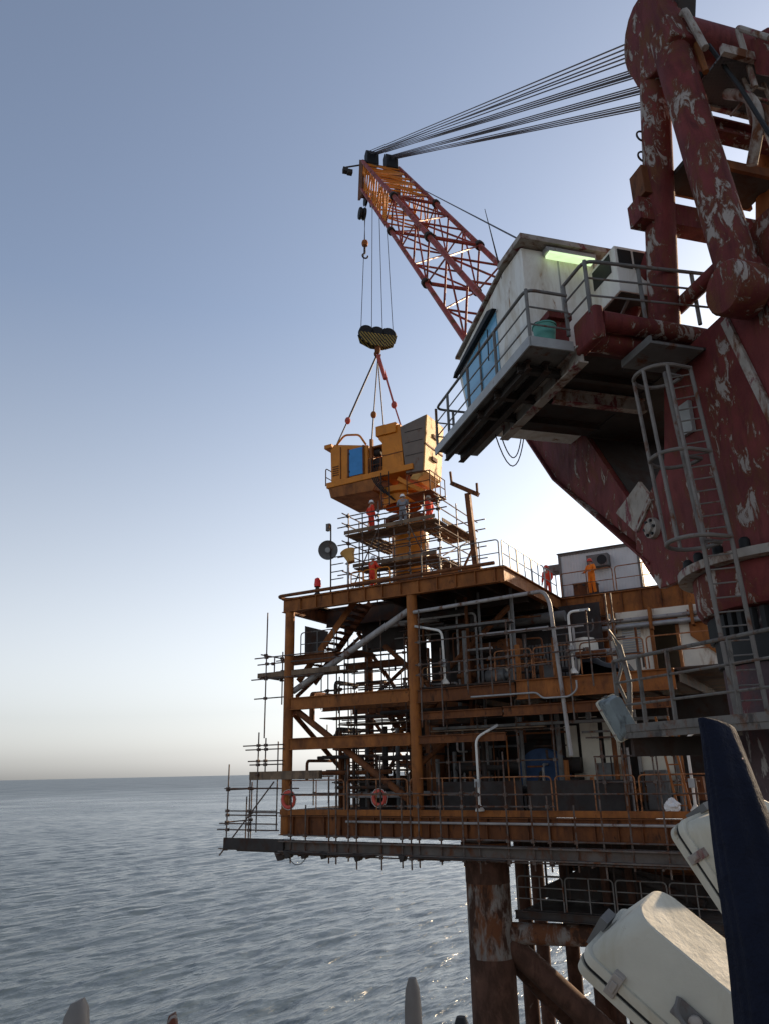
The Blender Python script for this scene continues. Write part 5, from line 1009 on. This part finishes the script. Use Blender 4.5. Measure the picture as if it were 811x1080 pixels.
# ================================================================== PLATFORM SMALL THINGS
def lamp_pole(base, h, lean, L, label, mt=WHT, fr=PW, box=True):
    b_ = Vector(base); root = thing('lamp_pole', label, 'lamp post', fr(base), 'white bent lamp poles on the decks')
    m = MB(fr); m.tube(bend([b_ + Vector((0, 0, .1)), b_ + Vector((lean, 0, h)), b_ + Vector((lean + L[0], L[1], h + L[2]))], .25), .048, 8); m.build('pole', mt, root)
    m = MB(fr); m.lathe([(.17, 0), (.17, .05), (.09, .16), (.05, .22)], b_, n=12); m.build('foot', mt, root)
    if box: m = MB(fr); m.box(b_ + Vector((lean * .3 - .1, -.13, h * .32)), b_ + Vector((lean * .3 + .1, -.04, h * .32 + .28))); m.build('junction_box', GRY, root)
    e = b_ + Vector((lean + L[0], L[1], h + L[2])); m = MB(fr); m.beam(e, e + Vector((L[0], L[1], L[2])).normalized() * .35, .14, .09); m.build('lamp_head', GRY, root)
lamp_pole((9.08, -.2, -1.42), 2.55, .0, (.5, .2, .28), 'white bent lamp pole in the middle of the lower deck front')
lamp_pole((7.86, -.05, 3.2), 2.1, -.05, (-.85, .0, .22), 'white bent lamp pole on the middle deck beside the centre column')
lamp_pole((12.98, -.05, 3.2), 2.25, .0, (.45, .0, .0), 'white bent lamp pole on the middle deck in front of the cream wall')
lamp_pole((16.45, .1, -1.42), 2.3, .0, (.4, .2, .2), 'white bent lamp pole at the right end of the lower deck')
# lifebuoys
for (u, v, z, r_, lb) in ((.46, -.1, -1.02, .30, 'orange red lifebuoy hung on the rail at the left corner of the lower deck'), (4.6, .3, -.98, .26, 'dull red lifebuoy hung behind the lower rail left of the centre column')):
    root = thing('lifebuoy', lb, 'lifebuoy', PW((u, v, z - r_)), 'lifebuoys')
    MB(PW).torus((u, v, z), (0, 1, 0), r_, .075, 24, 10).build('ring', BUOY, root)
    MB(PW).tube([(u + (r_ + .1) * math.cos(q), v - .02, z + (r_ + .1) * math.sin(q)) for q in [R(a) for a in range(0, 360, 30)]], .012, 5, True).build('grab_line', WHT, root)
# fan / dish on a thin post at the left of the top deck
root = thing('signal_post', 'thin post with a round grey dish and antenna on the left top deck', 'signal post', PW((1.8, 1.0, 7.63)))
MB(PW).tube([(1.8, 1, 7.63), (1.8, 1, 11.1)], .035, 8).build('pole', DRK, root)
MB(PW).box((1.55, .95, 10.85), (1.75, 1.1, 11.2)).build('sensor_box', GRD, root)
d_ = MB(PW).lathe([(.0, -.12), (.24, -.09), (.43, .0), (.46, .03), (.46, -.02), (.3, -.13), (0, -.17)], (1.75, .85, 9.85), (.40, -.87, -.2), 28).build('dish', GRD, root)
MB(PW).lathe([(0, -.04), (.12, -.04), (.12, .04), (0, .04)], (1.79, .76, 9.83), (.40, -.87, -.2), 14).build('dish_hub', GRY, d_)
for k in range(5): MB(PW).tube([(1.8, 1, 8.1 + .35 * k), (2.5, 1.0, 8.1 + .35 * k)], .025, 6).build('step', DRK, root)
root = thing('aviation_beacon', 'red beacon lamp on a small stand at the left end of the top deck', 'beacon', PW((1.35, .6, 7.63)))
MB(PW).lathe([(.16, 0), (.16, .12), (.10, .2), (.10, .45), (.16, .47)], (1.35, .6, 7.63), n=14).build('base', DRK, root)
MB(PW).lathe([(.15, 0), (.165, .1), (.13, .38), (0, .45)], (1.35, .6, 8.1), n=16).build('lens', REDL, root)
root = thing('loudhailer', 'silvery bell shaped horn on a stand beside the scaffold', 'horn', PW((2.75, 1.0, 7.63)))
MB(PW).tube([(2.75, 1, 7.63), (2.75, 1, 9.2)], .05, 8).build('stand', GRY, root)
MB(PW).lathe([(0, 0), (.16, .02), (.2, .2), (.26, .42), (.36, .6), (.33, .6), (0, .3)], (2.95, 1.0, 9.1), (-.35, 0, .9), 18).build('bell', GRBL, root)
root = thing('mast', 'rusty brown T shaped mast on the top deck near the corner', 'mast', PW((8.8, 1.2, 7.63)))
MB(PW).beam((8.95, 1.2, 7.63), (8.75, 1.2, 11.35), .22, .22).build('post', ORD, root)
MB(PW).beam((8.0, 1.2, 12.0), (9.25, 1.2, 11.2), .16, .18).build('arm', ORD, root)
MB(PW).beam((8.02, 1.2, 12.0), (7.98, 1.2, 12.55), .07, .09).build('tine', ORD, root); MB(PW).beam((9.2, 1.2, 11.2), (9.2, 1.2, 11.75), .07, .09).build('tine', ORD, root)
MB(PW).beam((8.85, 1.2, 8.9), (8.1, 1.2, 7.65), .08, .08).build('prop', ORD, root)
# white bag, orange frame
m = MB(PW)
m.ball((15.75, .05, -1.0), .22, (1.1, .8, 1.0), 11, 8); bag = m.build('plastic_bag', BAGW, smooth=False); tag(bag, 'crumpled white plastic bag tied to the lower rail near its right end', 'bag')
for v_ in bag.data.vertices: v_.co = Vector((v_.co.x * random.uniform(.55, 1.35), v_.co.y * random.uniform(.6, 1.3), (v_.co.z - .2) * random.uniform(.6, 1.25) - .05))
root = thing('access_ladder', 'bright orange leaning ladder at the right end of the lower deck', 'ladder', PW((16.0, .5, -1.45)))
for d in (-.2, .2): MB(PW).beam((16.05 + d, .5, -1.45), (15.7 + d, .5, 1.6), .09, .07).build('stile', ORG, root)
for k in range(9): p = Vector((16.05, .5, -1.25)) + Vector((-.35, 0, 3.05)) * (k / 9.5); MB(PW).tube([p + Vector((-.2, 0, 0)), p + Vector((.2, 0, 0))], .025, 6).build('rung', ORG, root)
# dark tarp heap on the middle deck
m = MB(PW); pts = []
for i in range(13):
    for j in range(7):
        x, y = i / 12, j / 6; pts.append((13.0 + 1.9 * x, .5 + 1.1 * y, 3.2 + (1.15 - .9 * x) * math.sin(math.pi * min(1, .15 + .85 * y)) * (.8 + .2 * math.sin(7 * x + 3 * y)) * (1 if 0 < i < 12 else .05)))
fs = [[i * 7 + j, (i + 1) * 7 + j, (i + 1) * 7 + j + 1, i * 7 + j + 1] for i in range(12) for j in range(6)]
m.add(pts, fs); tag(m.build('tarpaulin', BLK), 'black tarpaulin heaped over stores on the middle deck', 'tarpaulin')

# ================================================================== NEAR VESSEL: walkway, posts, floodlights, cloth
hull = MB(WW); hull.box((-30, -40, -14.5), (30, 17.2, -9.0)); tag(hull.build('vessel_deck', GRD), 'grey deck of the vessel carrying the crane', 'deck', kind='structure')
wlk = MB(WW); wlk.box((-8, -6, -1.78), (2.6, 5.0, -1.68)); tag(wlk.build('vessel_walkway', GRD), 'grey walkway where the picture was taken', 'walkway', kind='structure')
def bollard(px, py, Y, r_, slant, mt, label):
    t = wY(px, py, Y); root = thing('rail_stub', label, 'post', WW((t.x, t.y, -1.68)), 'weathered stub posts along the vessel edge')
    n = 16; m = MB(WW)
    vs = []; rings = [(-1.68, 1, 0), (t.z - .35, 1, 0), (t.z - .12, .97, .35), (t.z - .03, .8, .8), (t.z + .02, .45, 1.0)]
    for z, s_, q in rings:
        for k in range(n):
            a = 2 * math.pi * k / n; vs.append((t.x + r_ * s_ * math.cos(a), t.y + r_ * s_ * math.sin(a), z + q * slant * math.cos(a) * s_))
    fs = [[i * n + k, i * n + (k + 1) % n, (i + 1) * n + (k + 1) % n, (i + 1) * n + k] for i in range(4) for k in range(n)] + [list(range(4 * n, 5 * n))]
    m.add(vs, fs); m.build('post', mt, root)
    m = MB(WW); m.lathe([(r_, 0), (r_ + .02, 0), (r_ + .02, .05), (r_, .05)], (t.x, t.y, t.z - .3), n=16); m.build('collar', GRD, root)
bollard(82, 1060, 4.6, .075, .03, GRW, 'slant topped pale stub post at the bottom left')
bollard(434.5, 1036, 4.6, .046, .0, GRW, 'slim pale stub post at the bottom centre against the sea')
bollard(182, 1074, 4.6, .04, .02, REDF, 'low reddish stub post just showing at the bottom left of centre')
bollard(486, 1077, 4.6, .055, .0, BLK, 'low dark stub post at the foot of the big platform leg')

def floodlight(name, label, C0, ax, ay, az_, dims, mt, pole_to=None, group=None):
    """housing: rim in plane (ax, ay), body rises along az_ with hipped sides. dims: length, width, depth"""
    L0, W0_, D0 = dims; root = thing(name, label, 'floodlight', C0, group)
    ax, ay, az_ = ax.normalized(), ay.normalized(), az_.normalized()
    fr = lambda p: Vector(C0) + p[0] * ax + p[1] * ay + p[2] * az_
    def ringp(l, w_, z, c):
        out = []
        for (sx, sy, a0) in ((1, 1, 0), (-1, 1, 90), (-1, -1, 180), (1, -1, 270)):
            for k in range(9):
                a = R(a0 + 11.25 * k); out.append((sx * (l / 2 - c) + c * math.cos(a), sy * (w_ / 2 - c) + c * math.sin(a), z))
        return out
    def loft(rings, cap0=True, cap1=True):
        m = MB(fr); n = len(rings[0]); vs = [p for r_ in rings for p in r_]
        fs = [[i * n + k, i * n + (k + 1) % n, (i + 1) * n + (k + 1) % n, (i + 1) * n + k] for i in range(len(rings) - 1) for k in range(n)]
        if cap0: fs.append(list(range(n)))
        if cap1: fs.append(list(range((len(rings) - 1) * n, len(rings) * n)))
        m.add(vs, fs); return m
    cz = .13 * W0_
    body = loft([ringp(L0, W0_, 0, cz), ringp(L0 * .99, W0_ * .985, D0 * .12, cz), ringp(L0 * .82, W0_ * .68, D0 * .95, cz * 1.5), ringp(L0 * .81, W0_ * .665, D0 * .985, cz * 1.5), ringp(L0 * .79, W0_ * .63, D0, cz * 1.4)]).build('housing', mt, root, crease=16)
    loft([ringp(L0 * 1.035, W0_ * 1.05, -.012, cz * 1.1), ringp(L0 * 1.045, W0_ * 1.06, 0, cz * 1.1), ringp(L0 * 1.035, W0_ * 1.05, .014, cz * 1.1)]).build('rim', HOUS, root)
    loft([ringp(L0 * 1.02, W0_ * 1.03, -.022, cz), ringp(L0 * 1.02, W0_ * 1.03, -.013, cz)]).build('gasket', BLK, root)
    loft([ringp(L0 * 1.03, W0_ * 1.04, -.05, cz), ringp(L0 * 1.04, W0_ * 1.05, -.023, cz)]).build('front_bezel', HOUS, root)
    loft([ringp(L0 * .9, W0_ * .88, -.054, cz), ringp(L0 * .9, W0_ * .88, -.051, cz)]).build('lens', BGL, root)
    for sy in (-1, 1):
        for x in (-.30, .32):
            y = sy * W0_ * .53; m = MB(fr); m.box((x * L0 - .014, y - .006, -.035), (x * L0 + .014, y + .006, .03)); m.box((x * L0 - .008, y + sy * .006 - .005, -.02), (x * L0 + .008, y + sy * .006 + .005, .012)); m.box((x * L0 - .014, y - sy * .03, .024), (x * L0 + .014, y, .032)); m.build('clip', PRIM, root, bevel=.002)
    for sx in (-1,):
        m = MB(fr); x = sx * L0 * .53; m.box((x - .012, -.03, -.045), (x + .012, .03, .045)); m.build('clip', GRD, root)
    # trunnion plate with lever on the long side
    m = MB(fr); y0 = -W0_ * .42; n_ = Vector((0, -D0 * .7, W0_ * .19)).normalized()
    return root, fr, L0, W0_, D0
# big near floodlight: long axis runs down to the right across the picture, back towards the camera
def plane_pt(px, py, Y): t = wY(px, py, Y); return WW(t)
def aim(C0, ang, phi):
    """long axis runs ang degrees below the picture's horizontal; back of the housing tilted phi towards the camera"""
    v_ = (Vector((0, 0, CAMZ)) - Vector(C0)).normalized(); a = R(ang)
    e = math.cos(a) * VR - math.sin(a) * VU; e = (e - v_ * e.dot(v_)).normalized(); n_ = e.cross(v_) * -1
    if n_.dot(VU) < 0: n_ = -n_
    p = R(phi); d_ = math.cos(p) * n_ + math.sin(p) * v_; w_ = -math.sin(p) * n_ + math.cos(p) * v_
    return e, w_, d_
Cb = plane_pt(720, 1054, 2.25)
axv, ayv, upv = aim(Cb, 41, 35)
big, frb, L0, W0_, D0 = floodlight('floodlight', 'large pale floodlight housing seen from behind at the bottom right', Cb, axv, ayv, upv, (.46, .275, .165), HOUS, group='pale floodlights on the near vessel')
def side_pt(x, t, off=0): # point on the sloping long side facing the camera/lower left
    s_ = SIDE
    y = s_ * W0_ / 2 * (.985 - .305 * t); z = D0 * (.12 + .83 * t); n_ = Vector((0, s_ * .83 * D0, .305 * W0_ / 2)).normalized()
    return Vector((x, y, z)) + n_ * off
SIDE = 1
m = MB(frb); q = [side_pt(-.01, .14, .002), side_pt(.085, .14, .002), side_pt(.085, .46, .002), side_pt(-.01, .46, .002)]; nn = (side_pt(0, .3, 1) - side_pt(0, .3, 0)); m.prism(q, nn * .006); m.build('trunnion_plate', GRD, big, bevel=.003)
m = MB(frb); c_ = side_pt(.045, .33, .016); m.lathe([(0, .0), (.016, 0), (.016, .012), (.008, .016), (0, .016)], c_, nn, 16); m.build('trunnion_bolt', PRIM, big)
m = MB(frb); m.tube(bend([side_pt(-.01, .5, .03), side_pt(.0, .28, .035), side_pt(.05, .18, .035), side_pt(.09, .42, .035), side_pt(.10, .2, .03)], .02), .006, 6); m.build('wire_latch', GRD, big)
m = MB(WW); c0 = Cb - Vector((0, 0, CAMZ)); bk = c0 + (frb((0, 0, -.04)) - Cb)
m.tube([Vector((bk.x + .04, bk.y + .05, bk.z - .18)), Vector((bk.x + .04, bk.y + .05, -1.68))], .03, 10); m.build('stand_pole', GRD, big)
# second floodlight behind the cloth
C2 = plane_pt(797, 938, 2.75)
ax2, ay2, up2 = aim(C2, 55, 35)
sec, fr2, L2, W2, D2 = floodlight('floodlight', 'second pale floodlight housing half hidden behind the navy cloth', C2, ax2, ay2, up2, (.52, .31, .185), HOUS, group='pale floodlights on the near vessel')
m = MB(WW); c2 = C2 - Vector((0, 0, CAMZ)); m.tube([Vector((c2.x + .1, c2.y + .12, c2.z - .12)), Vector((c2.x + .1, c2.y + .12, -1.68))], .03, 10); m.build('stand_pole', GRD, sec)
# small floodlight on the crane walkway
C3 = CW(cF(650, 757, 1.15))
A3, Y3, Z3 = aim(C3, 60, 58)
sm_, fr3, L3, W3, D3 = floodlight('floodlight', 'small grey floodlight on the corner of the crane pedestal walkway', C3, A3, Y3, Z3, (.70, .38, .22), HOUT)
m = MB(WW); c3 = C3 - Vector((0, 0, CAMZ)); pe = CW((1.12, -2.9, .45)) - Vector((0, 0, CAMZ)); m.tube(bend([c3 + Vector((.05, .05, -.25)), pe + Vector((.05, 0, .05)), pe + Vector((.15, 0, .9)), pe + Vector((.05, 0, 1.5))], .1), .045, 8); m.build('bracket', GRD, sm_)
m = MB(WW); m.tube([pe + Vector((.05, 0, 1.5)), pe + Vector((-.08, 0, 1.75)), pe + Vector((.1, .1, 1.2)), pe + Vector((-.02, .1, .9)), pe + Vector((.12, 0, .4))], .03, 6); m.build('cable_bundle', GRD, sm_)

# navy cloth draped over a slim post
def cloth():
    D = 1.55
    left = [(736, 755), (736.6, 757.5), (741, 775), (748, 830), (757, 905), (773, 990), (785, 1090), (792, 1180)]
    right = [(773, 767), (774, 769.5), (783, 792), (800, 835), (822, 890), (845, 960), (868, 1070), (880, 1180)]
    vs = []; n = 48
    for i, (a, b) in enumerate(zip(left, right)):
        P_, Q_ = wY(*a, D), wY(*b, D + .05); c_ = (P_ + Q_) / 2; hw = (Q_ - P_) / 2; t = i / 7
        dep = Vector((0, 1, 0)) * (.012 + hw.length * (.35 + .5 * t))
        for k in range(n):
            q = 2 * math.pi * k / n; fold = 1 + .13 * t * math.sin(5 * q + .6 + .5 * t) + .07 * t * math.sin(9 * q + 2 * t)
            vs.append(c_ + hw * math.cos(q) * (1 if abs(math.cos(q)) > .97 else fold) + dep * math.sin(q) * fold)
    fs = [[i * n + k, i * n + (k + 1) % n, (i + 1) * n + (k + 1) % n, (i + 1) * n + k] for i in range(7) for k in range(n)] + [list(range(n)), list(range(7 * n, 8 * n))]
    m = MB(WW); m.add(vs, fs); o = m.build('draped_cloth', NAVY); tag(o, 'dark navy cloth draped over a post at the right edge', 'cloth')
    ss = o.modifiers.new('sub', 'SUBSURF'); ss.levels = 1; ss.render_levels = 2
cloth()
root = None
m = MB(WW); t = wY(800, 900, 1.6); m.tube([(t.x, 1.62, -1.68), (t.x, 1.62, -.25)], .02, 8); tag(m.build('cloth_post', GRD), 'grey post under the draped navy cloth', 'post')
# bucket hanging on the cab walkway rail
root = thing('bucket', 'green plastic bucket on the walkway behind the white cab', 'bucket', CW((.9, -3.75, 7.44)))
MB(CW).lathe([(0, 0), (.17, 0), (.22, .46), (.235, .46), (.235, .49), (.2, .49), (.16, .02), (0, .02)], (1.0, -3.72, 7.5), n=20).build('pail', GRN, root)
MB(CW).tube([(1.0, -3.72 + .22 * math.cos(q), 7.98 + .12 * math.sin(q)) for q in [R(a) for a in range(0, 181, 20)]], .012, 5).build('handle', DRK, root)
